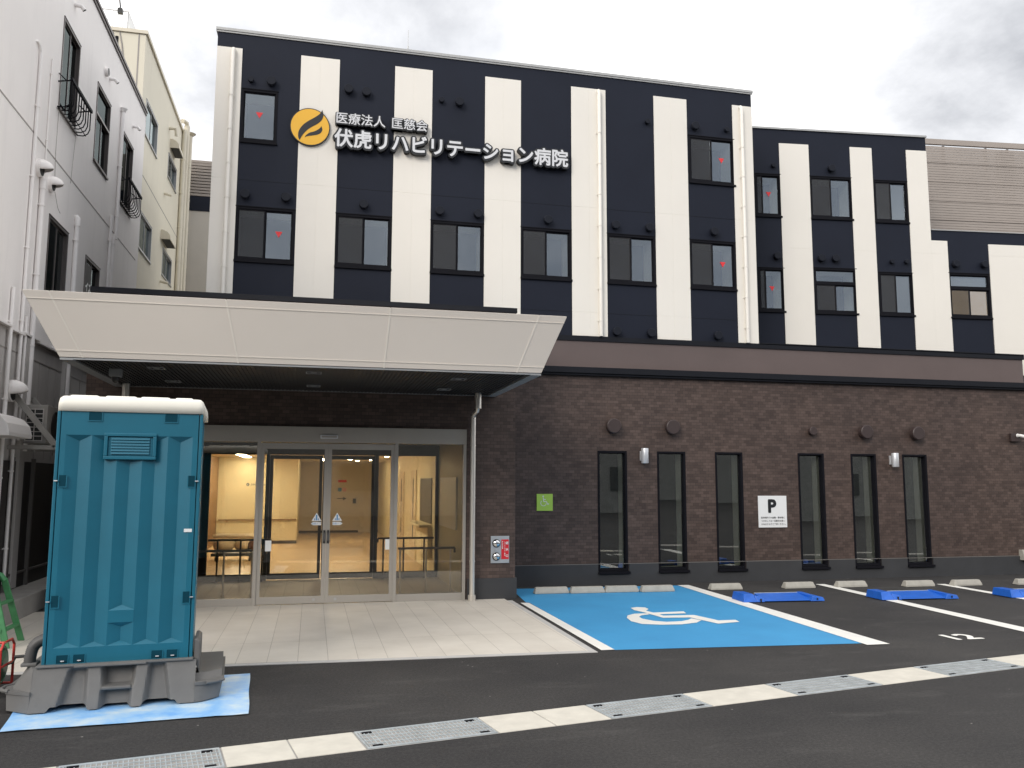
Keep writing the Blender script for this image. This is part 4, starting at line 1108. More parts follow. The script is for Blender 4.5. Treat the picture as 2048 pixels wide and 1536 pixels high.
# ================================================================== PARKING LOCKS
def make_lock():
    r = root('parking_lock', '', 'parking lock', (0, 0, 0), 0, 'blue parking locks on the bays', world=False)
    mb = MB()
    mb.hexa([(-.02,-.22,0),(.21,-.22,0),(.21,.24,0),(-.02,.24,0),(.0,-.17,.12),(.17,-.14,.12),(.17,.20,.12),(.0,.22,.12)])
    mb.hexa([(.21,-.22,0),(.34,-.22,0),(.34,-.02,0),(.21,-.02,0),(.18,-.16,.10),(.32,-.19,.065),(.32,-.03,.065),(.18,-.03,.10)])
    mb.build('drive_housing', 'lock_blue', r, bevel=.008)
    mb = MB(); mb.hexa([(.345,-.215,.008),(1.20,-.215,.008),(1.16,.20,.008),(.345,.20,.008),(.345,-.215,.016),(1.20,-.215,.016),(1.12,.18,.085),(.345,.18,.085)])
    mb.build('flap', 'lock_blue', r, bevel=.003)
    mb = MB(); mb.hexa([(1.10,-.24,.0),(1.34,-.24,.0),(1.22,.24,.0),(1.08,.24,.0),(1.15,-.22,.075),(1.32,-.22,.055),(1.18,.22,.095),(1.09,.22,.095)])
    mb.build('hinge_rail', 'lock_blue', r, bevel=.006)
    mb = MB(); mb.box(.345, 1.10, .185, .20, .03, .092); mb.build('flap_edge', 'galvanised', r)
    mb = MB(); mb.box(.255, .275, -.225, -.205, .0, .05); mb.box(1.20, 1.22, -.246, -.236, .02, .05); mb.build('drain_slot', 'black_plastic', r)
    return r
lk = make_lock()
for k, (x, y_, l) in enumerate(((6.66, -2.52, 'blue parking lock plate standing on the white line by the blue bay'), (8.965, -2.74, 'blue parking lock plate standing on the far line of bay 12'), (11.25, -2.94, 'blue parking lock plate cut off by the frame edge'))):
    o = lk if k == 0 else clone(lk)
    o.location = (x, y_, .009); o.rotation_euler = (0, 0, R(-3.5)); tag(o, l, 'parking lock', 'blue parking locks on the bays')

# ================================================================== PORTABLE TOILET
YAW = R(4.6)
mb = MB(); N = 14
c0, c1, c2, c3 = (-2.20,-7.84), (-.44,-7.72), (-.53,-6.23), (-2.42,-6.30)
rn = random.Random(4)
for i in range(N+1):
    for j in range(N+1):
        u, v = i/N, j/N
        x = (c0[0]*(1-u)+c1[0]*u)*(1-v)+(c3[0]*(1-u)+c2[0]*u)*v; y_ = (c0[1]*(1-u)+c1[1]*u)*(1-v)+(c3[1]*(1-u)+c2[1]*u)*v
        e = .004*rn.random()
        mb.v.append((x+(.004*math.sin(9*v) if u in (0, 1) else 0), y_+(.005*math.sin(11*u) if v in (0, 1) else 0), .010+e*(1 if (u in (0,1) or v in (0,1)) else .45)))
for i in range(N):
    for j in range(N): mb.f.append((i*(N+1)+j, (i+1)*(N+1)+j, (i+1)*(N+1)+j+1, i*(N+1)+j+1)); mb.m.append(0)
tag(mb.build('plastic_sheet', 'blue_sheet', smooth='all'), 'light blue plastic sheet spread under the portable toilet', 'plastic sheet')

T = root('portable_toilet', 'teal portable toilet with a white roof on a grey tank base', 'portable toilet', (-2.105, -7.25, .02), YAW, world=False)
TW, TD, TZ0, TZ1 = 1.155, 1.10, .33, 2.425
def sstep(a, b, x):
    t = max(0, min(1, (x-a)/(b-a))); return t*t*(3-2*t)
# --- tank base
def zfun(px_): return (px_-345)/1335*TW        # from picture columns to metres along the base
mb = MB(); NX, NZ = 120, 26
xa, xb = -.05, 1.19; zb, zt = 0.0, .325
def pocket(u, z, a0, a1, b0, b1, ztop, zbot, depth, e=.022):
    t = (z-zbot)/(ztop-zbot)
    l = b0+(a0-b0)*t; r_ = b1+(a1-b1)*t
    return depth*sstep(l-e, l+e, u)*(1-sstep(r_-e, r_+e, u))*(1-sstep(ztop-.02, ztop+.012, z))*sstep(zbot-.02, zbot+.01, z)
def front(u, z):
    y_ = -.135+.11*(z/.325)
    d = pocket(u, z, zfun(605), zfun(740), zfun(440), zfun(770), .305, -.3, .07)
    d = max(d, pocket(u, z, zfun(885), zfun(1165), zfun(905), zfun(1150), .315, .165, .105))
    d = max(d, pocket(u, z, zfun(895), zfun(1140), zfun(880), zfun(1130), .135, -.3, .085))
    d = max(d, pocket(u, z, zfun(1305), zfun(1430), zfun(1240), zfun(1560), .315, -.3, .07))
    return y_+d
def under(u):
    a = sstep(zfun(430), zfun(470), u)*(1-sstep(zfun(760), zfun(790), u)); b = sstep(zfun(890), zfun(930), u)*(1-sstep(zfun(1110), zfun(1140), u)); c = sstep(zfun(1235), zfun(1270), u)*(1-sstep(zfun(1540), zfun(1575), u))
    return .035*a+.018*b+.032*c
for i in range(NX+1):
    u = xa+(xb-xa)*i/NX
    z0 = under(u)
    for j in range(NZ+1):
        z = z0+(zt-z0)*j/NZ
        mb.v.append((u, front(u, z), z))
for i in range(NX):
    for j in range(NZ):
        a = i*(NZ+1)+j; mb.f.append((a, a+NZ+1, a+NZ+2, a+1)); mb.m.append(0)
k0 = len(mb.v)
# top deck and underside back to y = 1.2
for i in range(NX+1):
    u = xa+(xb-xa)*i/NX; mb.v.append((u, 1.2, zt)); mb.v.append((u, 1.2, under(u)))
for i in range(NX):
    a = i*(NZ+1)+NZ; mb.f.append((a, a+NZ+1, k0+2*(i+1), k0+2*i)); mb.m.append(0)
    a = i*(NZ+1); mb.f.append((a+NZ+1, a, k0+2*i+1, k0+2*(i+1)+1)); mb.m.append(0)
# end block beside the hose (toilet's far-left end) and the step at the other end
def hull_prism(low, high, z0, z1):
    n = len(low); i = len(mb.v)
    mb.v.extend([(x, y_, z0) for x, y_ in low]); mb.v.extend([(x, y_, z1) for x, y_ in high])
    mb.f.append(tuple(range(i+n-1, i-1, -1))); mb.m.append(0); mb.f.append(tuple(range(i+n, i+2*n))); mb.m.append(0)
    for k in range(n):
        a, b = i+k, i+(k+1) % n; mb.f.append((a, b, b+n, a+n)); mb.m.append(0)
hull_prism([(-.048,-.13),(-.048,.9),(-.22,.9),(-.255,.12),(-.235,.03)], [(-.048,-.10),(-.048,.9),(-.235,.9),(-.262,.13),(-.245,.045)], 0.0, .13)
hull_prism([(-.048,-.085),(-.048,.9),(-.20,.9),(-.225,.16),(-.20,.06)], [(-.048,-.03),(-.048,.9),(-.10,.9),(-.125,.2),(-.09,.1)], .15, .318)
hull_prism([(-.048,-.11),(-.048,.9),(-.235,.9),(-.275,.14),(-.25,.03)], [(-.048,-.11),(-.048,.9),(-.235,.9),(-.275,.14),(-.25,.03)], .13, .155)
hull_prism([(1.188,-.13),(1.24,-.12),(1.36,-.02),(1.385,.02),(1.385,.95),(1.188,.95)], [(1.188,-.10),(1.25,-.09),(1.39,.01),(1.41,.05),(1.41,.95),(1.188,.95)], 0.0, .13)
hull_prism([(1.188,-.02),(1.29,.0),(1.40,.09),(1.40,.95),(1.188,.95)], [(1.188,.02),(1.28,.04),(1.40,.13),(1.40,.95),(1.188,.95)], .155, .205)
hull_prism([(1.188,-.11),(1.27,-.10),(1.40,.0),(1.42,.05),(1.42,.95),(1.188,.95)], [(1.188,-.11),(1.27,-.10),(1.40,.0),(1.42,.05),(1.42,.95),(1.188,.95)], .13, .155)
base = mb.build('tank_base', 'tank_grey', T, smooth=True)
def tsub(mb, n, m, par, **kw):
    q = mb.build(n, m, **kw); q.parent = par; return q
mb = MB(); mb.box(zfun(890), zfun(1145), -.095, -.03, .137, .163); tsub(mb, 'shelf_bar', 'tank_grey', base, bevel=.008)
mb = MB(); mb.box(-.03, 1.165, -.045, .3, .3255, .345); mb.box(.60-.35, .80, -.055, -.02, .318, .338); tsub(mb, 'rim', 'tank_grey', base, bevel=.006)
mb = MB(); mb.tube([(-.225, .02, .15), (-.275, .06, .15), (-.30, .12, .15), (-.29, .2, .15), (-.24, .26, .15)], .016, 8); tsub(mb, 'carry_handle', 'tank_grey', base, smooth=True)
mb = MB(); mb.tube([(1.28, -.10, .145), (1.36, -.06, .145), (1.42, .0, .145)], .014, 8); tsub(mb, 'carry_handle', 'tank_grey', base, smooth=True)
mb = MB(); mb.prism([(1.165, .02, .33), (1.215, .02, .20), (1.215, .02, .47), (1.19, .02, .49), (1.165, .02, .49)], (0, .45, 0)); tsub(mb, 'guard', 'tank_grey', base, bevel=.01)
# ribbed hose and flange
mb = MB(); mb.box(-.17, -.05, .10, .24, .318, .345); tsub(mb, 'hose_flange', 'tank_grey', base, bevel=.008)
mb = MB(); P = []; rr = []
for k in range(60):
    t = k/59; a = t*PI/2
    P.append((-.115+.14*(1-math.cos(a)), .17, .34+.06*min(1, t*3)+.13*math.sin(a))); rr.append(.046+.004*math.sin(k*PI))
for k in range(60): rr[k] = .048 if k % 2 else .042
mb.tube(P, rr, 16); tsub(mb, 'drain_hose', 'hose_grey', base, smooth='all')
# --- cabin
mb = MB()
mb.box(.03, TW-.03, .06, TD, TZ0+.005, TZ1); cab = mb.build('cabin_wall', 'teal', T, bevel=.01)
# corner posts
for x0, x1 in ((0, .028), (TW-.028, TW)):
    mb = MB(); mb.box(x0, x1, .004, .08, TZ0+.01, TZ1); mb.build('corner_post', 'teal', T, bevel=.006)
# ribbed back panel
mb = MB(); xl_, xr_ = .034, TW-.034
ridge0 = .16; pit = .2035; nr = 5
rx = [ridge0-.055+k*pit*0.93 for k in range(nr+1)]
rx = [.115+.1955*k for k in range(nr)]; rx = [.075+.2005*k for k in range(6)]
zr0, zr1 = .55, 2.225; dep = .038; bev = .055
mb.poly([(xl_, 0, TZ0+.012), (rx[0], 0, TZ0+.012), (rx[0], 0, TZ1), (xl_, 0, TZ1)]); mb.poly([(rx[-1], 0, TZ0+.012), (xr_, 0, TZ0+.012), (xr_, 0, TZ1), (rx[-1], 0, TZ1)])
for a, b in zip(rx, rx[1:]):
    c = (a+b)/2; z0, z1 = TZ0+.012+.13, zr1; f0, f1 = z0+.035, z1-.05
    mb.poly([(a, 0, TZ0+.012), (b, 0, TZ0+.012), (b, 0, z0), (a, 0, z0)]); mb.poly([(a, 0, z1), (b, 0, z1), (b, 0, TZ1), (a, 0, TZ1)])
    mb.poly([(a, 0, z0), (b, 0, z0), (c, dep, f0)]); mb.poly([(a, 0, z1), (c, dep, f1), (b, 0, z1)])
    mb.poly([(a, 0, z0), (c, dep, f0), (c, dep, f1), (a, 0, z1)]); mb.poly([(c, dep, f0), (b, 0, z0), (b, 0, z1), (c, dep, f1)])
panel = mb.build('back_panel', 'teal', T)
mb = MB(); mb.box(xl_, xr_, .040, .0595, TZ0+.012, TZ1); mb.build('panel_backing', 'teal', T)
mb = MB(); c = (rx[2]+rx[3])/2; h_ = .10
z0, z1 = .62, .80
mb.poly([(rx[2], .0, z0+.04), (rx[3], .0, z0+.04), (rx[3], .0, z1-.04), (rx[2], .0, z1-.04)]); mb.poly([(rx[2], 0, z0+.04), (c, dep, z0), (rx[3], 0, z0+.04)]); mb.poly([(rx[2], 0, z1-.04), (rx[3], 0, z1-.04), (c, dep, z1)])
mb.v = [(x, y_-.0015, z) for x, y_, z in mb.v]
tsub(mb, 'badge_flat', 'teal', panel)
# vent louvre
mb = MB(); vx0, vx1, vz0, vz1 = .372, .785, 1.995, 2.225
vz0, vz1 = 2.02, 2.25; vz1 = 2.245
w_ = .028
mb.box(vx0, vx1, -.020, .034, vz0, vz0+w_); mb.box(vx0, vx1, -.020, .034, vz1-w_, vz1); mb.box(vx0, vx0+w_, -.020, .034, vz0+w_, vz1-w_); mb.box(vx1-w_, vx1, -.020, .034, vz0+w_, vz1-w_)
mb.box(vx0+w_, vx1-w_, -.002, .034, vz0+w_, vz1-w_)
vent = mb.build('vent_frame', 'teal', T, bevel=.005)
mb = MB()
for k in range(6):
    z = vz0+.046+k*.0245
    mb.hexa([(vx0+.055, -.016, z), (vx1-.055, -.016, z), (vx1-.055, -.0025, z), (vx0+.055, -.0025, z), (vx0+.055, -.006, z+.021), (vx1-.055, -.006, z+.021), (vx1-.055, -.0025, z+.021), (vx0+.055, -.0025, z+.021)])
tsub(mb, 'vent_slats', 'teal', vent)
# recesses with latches
def recess(x0, x1, z0, z1, bolt):
    mb = MB(); d = .022
    mb.box(x0, x1, -.0035, -.0015, z0, z1, 1)
    mb.box(x0-.007, x1+.007, -.007, -.001, z0-.008, z0, 0); mb.box(x0-.007, x0, -.006, -.001, z0, z1, 0); mb.box(x1, x1+.007, -.006, -.001, z0, z1, 0)
    o = mb.build('latch_recess', ['teal', 'teal_recess_shade'], T)
    if bolt is not None:
        q = MB(); q.tube([(bolt[0]-.012, -.016, bolt[1]), (bolt[0]+.016, -.016, bolt[1])], .006, 8); q.tube([(bolt[0], -.002, bolt[1]), (bolt[0], -.02, bolt[1])], .007, 8); tsub(q, 'bolt', 'chrome', o)
mat('teal_recess_shade', (0.004, 0.045, 0.07), 0.7, spec=0.1)  # darker teal on flat patches paints the shade inside the latch recesses
recess(.045, .098, 1.79, 1.885, (.02, 1.838)); recess(TW-.098, TW-.045, 1.79, 1.885, (TW-.03, 1.838))
recess(.045, .098, .80, .895, (.02, .848)); recess(TW-.098, TW-.045, .80, .895, (TW-.03, .848))
for x0 in (.243, .845): recess(x0, x0+.10, TZ1-.075, TZ1-.004, None)
for x0 in (.11, .235, .83, .95): recess(x0, x0+.085, TZ0+.02, TZ0+.085, (x0+.045, TZ0+.04))
mb = MB(); mb.box(1.04, 1.105, -.004, -.001, 1.40, 1.428); mb.build('label_sticker', 'sign_white', T)
# roof
mb = MB(); prof = [(0, 0), (.012, .05), (.04, .10), (.075, .118)]
rings = []
for ins, z in [(-.004, 0.0), (-.003, .065), (.005, .108), (.026, .128), (.16, .135), (.33, .146)]:
    x0, x1, y0, y1 = -.0+ins, TW-ins, -.012+ins*.8, TD+.03-ins*.8
    r_ = max(.012, .05-ins*.05); pts = []
    for cx_, cy_, a0 in ((x1-r_, y0+r_, -90), (x1-r_, y1-r_, 0), (x0+r_, y1-r_, 90), (x0+r_, y0+r_, 180)):
        for k in range(5):
            a = R(a0+k*22.5); pts.append((cx_+r_*math.cos(a), cy_+r_*math.sin(a), TZ1+.002+z))
    rings.append(pts)
n = len(rings[0])
for rg in rings: mb.v += rg
for k in range(len(rings)-1):
    for j in range(n):
        a, b = k*n+j, k*n+(j+1) % n; mb.f.append((a, b, b+n, a+n)); mb.m.append(0)
mb.f.append(tuple((len(rings)-1)*n+j for j in range(n))); mb.m.append(0); mb.f.append(tuple(range(n-1, -1, -1))); mb.m.append(0)
roof = mb.build('roof', 'roof_white', T, smooth='all')
mb = MB()
for a, b in ((.085, .30), (.36, .60), (.64, .87), (.92, 1.06)):
    mb.hexa([(a-.02, .0, TZ1+.09), (b+.02, .0, TZ1+.09), (b+.02, .9, TZ1+.12), (a-.02, .9, TZ1+.12), (a, .03, TZ1+.142), (b, .03, TZ1+.142), (b, .85, TZ1+.165), (a, .85, TZ1+.165)])
tsub(mb, 'roof_rib', 'roof_white', roof, bevel=.012)
for x in (.29, .90):
    q = MB(); q.tube([(x, -.014, TZ1+.03), (x, -.008, TZ1+.03)], .006, 8); tsub(q, 'bolt', 'steel', roof)

# ================================================================== LADDER AND HOSE REEL
ld = root('stepladder', 'small green stepladder standing on the apron at the frame edge', 'stepladder', (-3.55, -4.2, .008))
def rail_(p0, p1, nm):
    mb = MB(); a, b = Vector(p0), Vector(p1)
    dx = Vector((.035, 0, 0)); dy = Vector((0, .014, 0))
    mb.hexa([a-dx-dy, a+dx-dy, a+dx+dy, a-dx+dy, b-dx-dy, b+dx-dy, b+dx+dy, b-dx+dy]); mb.build(nm, 'green_paint', ld, bevel=.004)
LT = .74
rail_((-3.12, -4.36, .01), (-3.31, -4.32, LT), 'leg'); rail_((-3.12, -3.86, .01), (-3.31, -3.98, LT), 'leg')
rail_((-3.98, -4.36, .01), (-3.79, -4.32, LT), 'leg'); rail_((-3.98, -3.86, .01), (-3.79, -3.98, LT), 'leg')
for y_ in (-4.32, -3.98):
    mb = MB(); mb.tube([(-3.30, y_, LT-.03), (-3.34, y_, LT+.03), (-3.42, y_, LT+.055), (-3.68, y_, LT+.055), (-3.76, y_, LT+.03), (-3.80, y_, LT-.03)], .032, 8); mb.build('hinge_top', 'green_paint', ld, smooth=True)
for z, x in ((.20, -3.17), (.48, -3.245)):
    mb = MB(); mb.box(x-.035, x+.035, -4.33, -3.90, z-.012, z+.012); mb.build('step', 'green_paint', ld, bevel=.003)
    mb = MB(); mb.box(-3.55*2-x-.035, -3.55*2-x+.035, -4.33, -3.90, z-.012, z+.012); mb.build('step', 'green_paint', ld, bevel=.003)
for z, xx in ((.20, -3.18), (.50, -3.27)):
    mb = MB(); mb.box(-3.55*2-xx, xx, -4.375, -4.345, z-.018, z+.018); mb.build('spreader_bar', 'green_paint', ld)
mb = MB(); mb.box(-3.73, -3.37, -4.32, -3.98, LT+.045, LT+.075); mb.build('platform', 'green_paint', ld, bevel=.004)

ld.location.x -= 0.13

hr = root('hose_reel', 'red steel hose reel wound with green hose, cut off by the frame edge', 'hose reel', (-2.75, -6.55, 0))
def loopx(x, r): return [(x, -6.72, .03), (x, -6.72, .40), (x, -6.66, .45), (x, -6.44, .45), (x, -6.38, .40), (x, -6.38, .03)]
for x in (-2.57, -2.95):
    mb = MB(); mb.tube(loopx(x, 0), .012, 8); mb.build('side_frame', 'red_paint', hr, smooth=True)
    mb = MB(); mb.tube([(x+.02, -6.55, .25), (x-.02, -6.55, .25)], .17, 24); mb.tube([(x+.025, -6.55, .25), (x-.025, -6.55, .25)], .05, 14); mb.build('drum_flange', 'red_paint', hr, smooth=True) if x < -2.8 else None
mb = MB()
for z, y_ in ((.06, -6.72), (.06, -6.38), (.45, -6.62)): mb.tube([(-2.57, y_, z), (-2.95, y_, z)], .010, 8)
mb.tube([(-2.57, -6.72, .25), (-2.57, -6.38, .25)], .01, 8)
mb.build('crossbar', 'red_paint', hr, smooth=True)
mb = MB()
for k in range(9):
    x = -2.62-k*.037
    mb.tube([(x, -6.55+.15*math.cos(a), .25+.15*math.sin(a)) for a in [2*PI*q/24 for q in range(25)]], .019, 8, cap=False)
mb.tube([(-2.6, -6.55, .25), (-2.93, -6.55, .25)], .13, 20)
mb.build('hose', 'hose_green', hr, smooth='all')
mb = MB(); mb.tube([(-2.56, -6.55, .25), (-2.52, -6.55, .26), (-2.50, -6.55, .31)], .007, 8); mb.tube([(-2.51, -6.55, .312), (-2.40, -6.55, .318)], .014, 10); mb.build('crank_handle', 'black_plastic', hr, smooth=True)

# ================================================================== WHITE BUILDING ON THE SIDE
wb = root('white_building', 'three storey white rendered building along the side of the forecourt', 'building', (-7.0, -4, 0))
XL = -4.25
def side_grid(mb, y0, y1, z0, z1, holes, x, m=0):
    t = MB(); wall_grid(t, y0, y1, z0, z1, holes)
    i = len(mb.v); mb.v += [(x, a, c) for a, b, c in t.v]; mb.f += [tuple(i+q for q in f) for f in t.f]; mb.m += [m]*len(t.f)
wholes = [(-0.42, 0.60, 7.98, 9.55), (1.86, 2.95, 7.98, 9.50), (4.12, 5.20, 7.92, 9.47), (-0.50, 0.60, 4.50, 6.12), (1.77, 2.86, 4.50, 6.05)]
mb = MB(); side_grid(mb, -5.0, 6.35, 4.05, 10.85, wholes, XL)
mb.poly([(XL, 6.35, 0), (-11, 6.35, 0), (-11, 6.35, 10.85), (XL, 6.35, 10.85)]); mb.poly([(XL, -5.0, 4.05), (XL, -5.0, 10.85), (-11, -5.0, 10.85), (-11, -5.0, 4.05)])
mb.poly([(XL, -5.0, 10.85), (XL, 6.35, 10.85), (-11, 6.35, 10.85), (-11, -5.0, 10.85)]); mb.poly([(-11, -5.0, 0), (-11, -5.0, 10.85), (-11, 6.35, 10.85), (-11, 6.35, 0)])
mb.build('wall', 'left_wall', wb)
mb = MB(); mb.box(-11, XL+.05, -5.0, 6.35, 10.851, 10.91); mb.box(XL, XL+.03, -5.0, 6.35, 10.79, 10.848); mb.build('roof_cap', 'bronze_frame', wb)
mb = MB(); mb.box(XL-.0, XL+.004, -5.0, 6.06, 7.075, 7.10); mb.build('wall_joint', 'joint_grey', wb)
# lower storey
mb = MB(); side_grid(mb, -5.0, 6.35, 2.15, 4.03, [], XL-.02); mb.poly([(XL-.02, -5.0, 0), (XL-.02, -5.0, 4.03), (-11, -5.0, 4.03), (-11, -5.0, 0)]); mb.poly([(XL-.02, -5.0, 4.03), (XL-.02, 6.35, 4.03), (-11, 6.35, 4.03), (-11, -5.0, 4.03)]); mb.build('lower_wall', 'left_lower', wb)
mb = MB(); mb.box(XL-.02, XL+.0, -5.0, 6.35, 0.0, 2.15); mb.build('shopfront', 'dark_brown', wb)
mb = MB()
for y_ in (-3.0, -1.45, -0.50, 0.9, 2.4, 4.0): mb.box(XL, XL+.05, y_-.03, y_+.03, .28, 2.2)
mb.box(XL, XL+.03, -5.0, 6.3, .49, .52)
mb.build('shopfront_mullion', 'grey_brown', wb)
for a, b, z in ((-2.9, -1.8, 4.05), (-1.95, -1.40, 4.02), (-1.5, -0.60, 4.05), (-0.72, 0.2, 4.02), (0.1, 2.0, 4.05), (1.9, 6.3, 4.02)):
    mb = MB(); mb.hexa([(XL-.02, a, z-.02), (XL+.06, a, z-.03), (XL+.06, b, z-.03), (XL-.02, b, z-.02), (XL-.02, a, z+.02), (XL+.06, a, z), (XL+.06, b, z), (XL-.02, b, z+.02)]); mb.build('drip_flashing', 'left_pipe', wb)
mb = MB(); mb.box(XL-.021, XL-.012, -5.0, 6.3, 3.72, 3.735)
for y_ in (-2.9, -2.2, -0.4, 0.1, 0.5, 1.4, 2.0, 2.8, 3.4): mb.box(XL-.021, XL-.014, y_, y_+.012, 2.2, 3.72)
mb.build('panel_seam', 'joint_grey', wb)
mb = MB()
for y_, w in ((-1.10, .12), (0.90, .09)): mb.box(XL-.02, XL+.04, y_-w, y_+w, 0.3, 4.0)
mb.build('pilaster', 'left_lower', wb, bevel=.004)
# kerb along the wall
mb = MB(); mb.box(XL, -3.78, -3.2, 6.3, 0.0, .285); tag(mb.build('kerb', 'curb_concrete', bevel=.012), 'raised grey concrete kerb along the foot of the white building', None, None, 'structure')
def to_side(o, y_, z, par, x=XL):
    o.parent = par; o.rotation_euler = (0, 0, R(90)); o.location = (x, y_, z)
    if par.name in WORLD_ROOTS: o.matrix_parent_inverse = Matrix.Translation(-Vector(WORLD_ROOTS[par.name]))
mat('interior_shade', (0.035, 0.040, 0.040), 0.6, var=0.3, scale=2.0)  # dark sheet close behind the glass; the unlit interior's shade is in its colour
def side_window(y0, y1, z0, z1, frame, par, x=XL, transom=None, back='interior_shade'):
    w, h = y1-y0, z1-z0
    zt_ = h-.04 if not transom else transom
    panes = [(.04, w/2, .04, zt_, .03, False, None), (w/2, w-.04, .04, zt_, .055, False, None)]
    bars = ()
    if transom: panes.append((.04, w-.04, transom+.05, h-.04, .04, False, None)); bars = ((.04, w-.04, -.01, .08, transom, transom+.05),)
    o = make_window(w, h, panes, 'side_glass' if x == XL and back == 'interior_shade' else 'old_glass', frame, sill=True, bars=bars, room=.3, backings=((.03, w-.03, .03, h-.03, back),)); to_side(o, y0, z0, par, x); return o
side_window(-0.42, 0.60, 7.98, 9.55, 'bronze_frame', wb); side_window(1.86, 2.95, 7.98, 9.50, 'bronze_frame', wb, transom=.92)
side_window(4.12, 5.20, 7.92, 9.47, 'bronze_frame', wb)
side_window(-0.50, 0.60, 4.50, 6.12, 'bronze_frame', wb, back='curtain'); side_window(1.77, 2.86, 4.50, 6.05, 'bronze_frame', wb)
def window_guard(y0, y1, z0, z1):
    """black wrought window guard: straight bars that curl in at the foot"""
    mb = MB(); n = 9; xo = XL+.21
    for k in range(n):
        y_ = y0+(y1-y0)*k/(n-1)
        mb.tube([(xo, y_, z1), (xo, y_, z0+.12), (xo-.03, y_, z0+.04), (xo-.10, y_, z0), (XL+.02, y_, z0)], .010, 6)
    mb.box(xo-.02, xo+.02, y0-.05, y1+.05, z1-.02, z1+.03)
    mb.tube([(XL+.02, y0, z0), (XL+.02, y1, z0)], .014, 6); mb.tube([(XL+.15, y0, z0), (XL+.15, y1, z0)], .008, 6)
    for y_ in (y0, y1): mb.tube([(XL, y_, z1-.04), (xo, y_, z1)], .012, 6); mb.tube([(XL, y_, z1+.10), (xo-.1, y_, z1+.0)], .010, 6)
    mb.build('window_guard', 'window_black', wb, smooth=True)
window_guard(-0.50, 0.70, 7.95, 8.42); window_guard(4.03, 5.28, 7.88, 8.36)
# banner in the lowest window
mb = MB(); mb.box(XL+.002, XL+.012, 1.80, 2.22, 4.5, 5.93); ban = mb.build('window_banner', 'banner_black', wb)
mb = MB(); mb.hexa([(XL+.013, 1.86, 5.22), (XL+.013, 2.16, 5.10), (XL+.013, 2.16, 5.17), (XL+.013, 1.86, 5.29), (XL+.016, 1.86, 5.22), (XL+.016, 2.16, 5.10), (XL+.016, 2.16, 5.17), (XL+.016, 1.86, 5.29)]); q = mb.build('banner_mark', 'mark_yellow'); q.parent = ban; q.matrix_parent_inverse = Matrix.Identity(4)
mb = MB()
for a, b in (((1.84, 5.05), (2.12, 4.90)), ((2.12, 4.90), (1.95, 4.62)), ((1.90, 4.95), (2.02, 4.86)), ((2.02, 4.86), (1.90, 4.66))):
    mb.tube([(XL+.016, a[0], a[1]), (XL+.016, b[0], b[1])], .018, 6)
q = mb.build('banner_mark', 'mark_pink'); q.parent = ban
V, F = text_data('イス', .20, bold=.012)
mb = MB(); mb.v = [(XL+.015+z*.5, 1.83+x, 5.42+y_) for x, y_, z in V]; mb.f = F; mb.m = [0]*len(F); q = mb.build('banner_lettering', 'sign_white'); q.parent = ban
# pipes on the white wall
def wpipe(y_, z0, z1, r, nm='wall_pipe', m='left_pipe', par=None, x=None, top=None, clips=True):
    mb = MB(); xx = (XL if x is None else x)+r+.006
    mb.tube([(xx, y_, z0), (xx, y_, z1)], r, 12)
    if top == 'hood': mb.tube([(xx, y_, z1-.02), (xx, y_, z1+.05)], [r*1.3, r*2.3], 16)
    if top == 'cap': mb.tube([(xx, y_, z1-.14), (xx, y_, z1), (xx-.03, y_, z1+.05)], [r*1.25, r*1.25, r*.9], 12)
    if top == 'bend': mb.tube([(xx, y_, z1), (xx-.01, y_-.05, z1+.09), (xx-r, y_-.13, z1+.12), (xx-r-.03, y_-.2, z1+.08)], r*.8, 8)
    if clips:
        k = z0+.5
        while k < z1-.2: mb.tube([(xx, y_, k-.012), (xx, y_, k+.012)], r+.008, 12); mb.box(xx-r-.006, xx, y_-r-.02, y_+r+.02, k-.008, k+.008); k += 1.1
    return mb.build(nm, m, par or wb, smooth=True)
wpipe(-1.50, 0.4, 8.35, .026, top='bend'); wpipe(-0.92, 6.7, 8.55, .012); wpipe(-1.05, 2.3, 6.50, .040, top='cap'); wpipe(0.93, 2.3, 6.50, .042, top='cap')
wpipe(3.83, 6.95, 9.80, .038, 'downpipe', top='hood'); wpipe(3.62, 3.0, 7.0, .038, 'downpipe'); wpipe(2.85+.55, 3.0, 7.35, .03)
wpipe(-1.30, 2.45, 4.3, .022); wpipe(-1.95, 0.3, 4.6, .028); wpipe(1.25, 0.3, 3.4, .02)
def round_hood(y_, z, r, par=wb, x=XL, m='left_pipe', nm='vent_hood'):
    mb = MB(); n = 14
    # half dome open below
    rows = []
    for i in range(7):
        ph = PI/2*i/6
        row = []
        for j in range(n+1):
            th = -PI*0.15+PI*1.30*j/n
            row.append((x+.02+r*1.5*math.sin(ph), y_+r*math.cos(th)*math.cos(ph), z+r*math.sin(th)*math.cos(ph)*(1 if th > 0 else .7)+.0))
        rows.append(row)
    i0 = len(mb.v)
    for row in rows: mb.v += row
    for i in range(6):
        for j in range(n):
            a = i0+i*(n+1)+j; mb.f.append((a, a+1, a+n+2, a+n+1)); mb.m.append(0)
    mb.tube([(x, y_, z-r*.1), (x+.05, y_, z-r*.1)], r*1.02, 18, 0)
    mb.tube([(x+.051, y_, z-r*.1), (x+.055, y_, z-r*.1)], r*.85, 18, 1)
    o = mb.build(nm, [m, 'black_plastic'], par, smooth=True)
    sd = o.modifiers.new('solid', 'SOLIDIFY'); sd.thickness = .006
    return o
round_hood(-1.17, 6.66, .13); round_hood(-0.56, 6.62, .12); round_hood(-1.72, 3.15, .15)
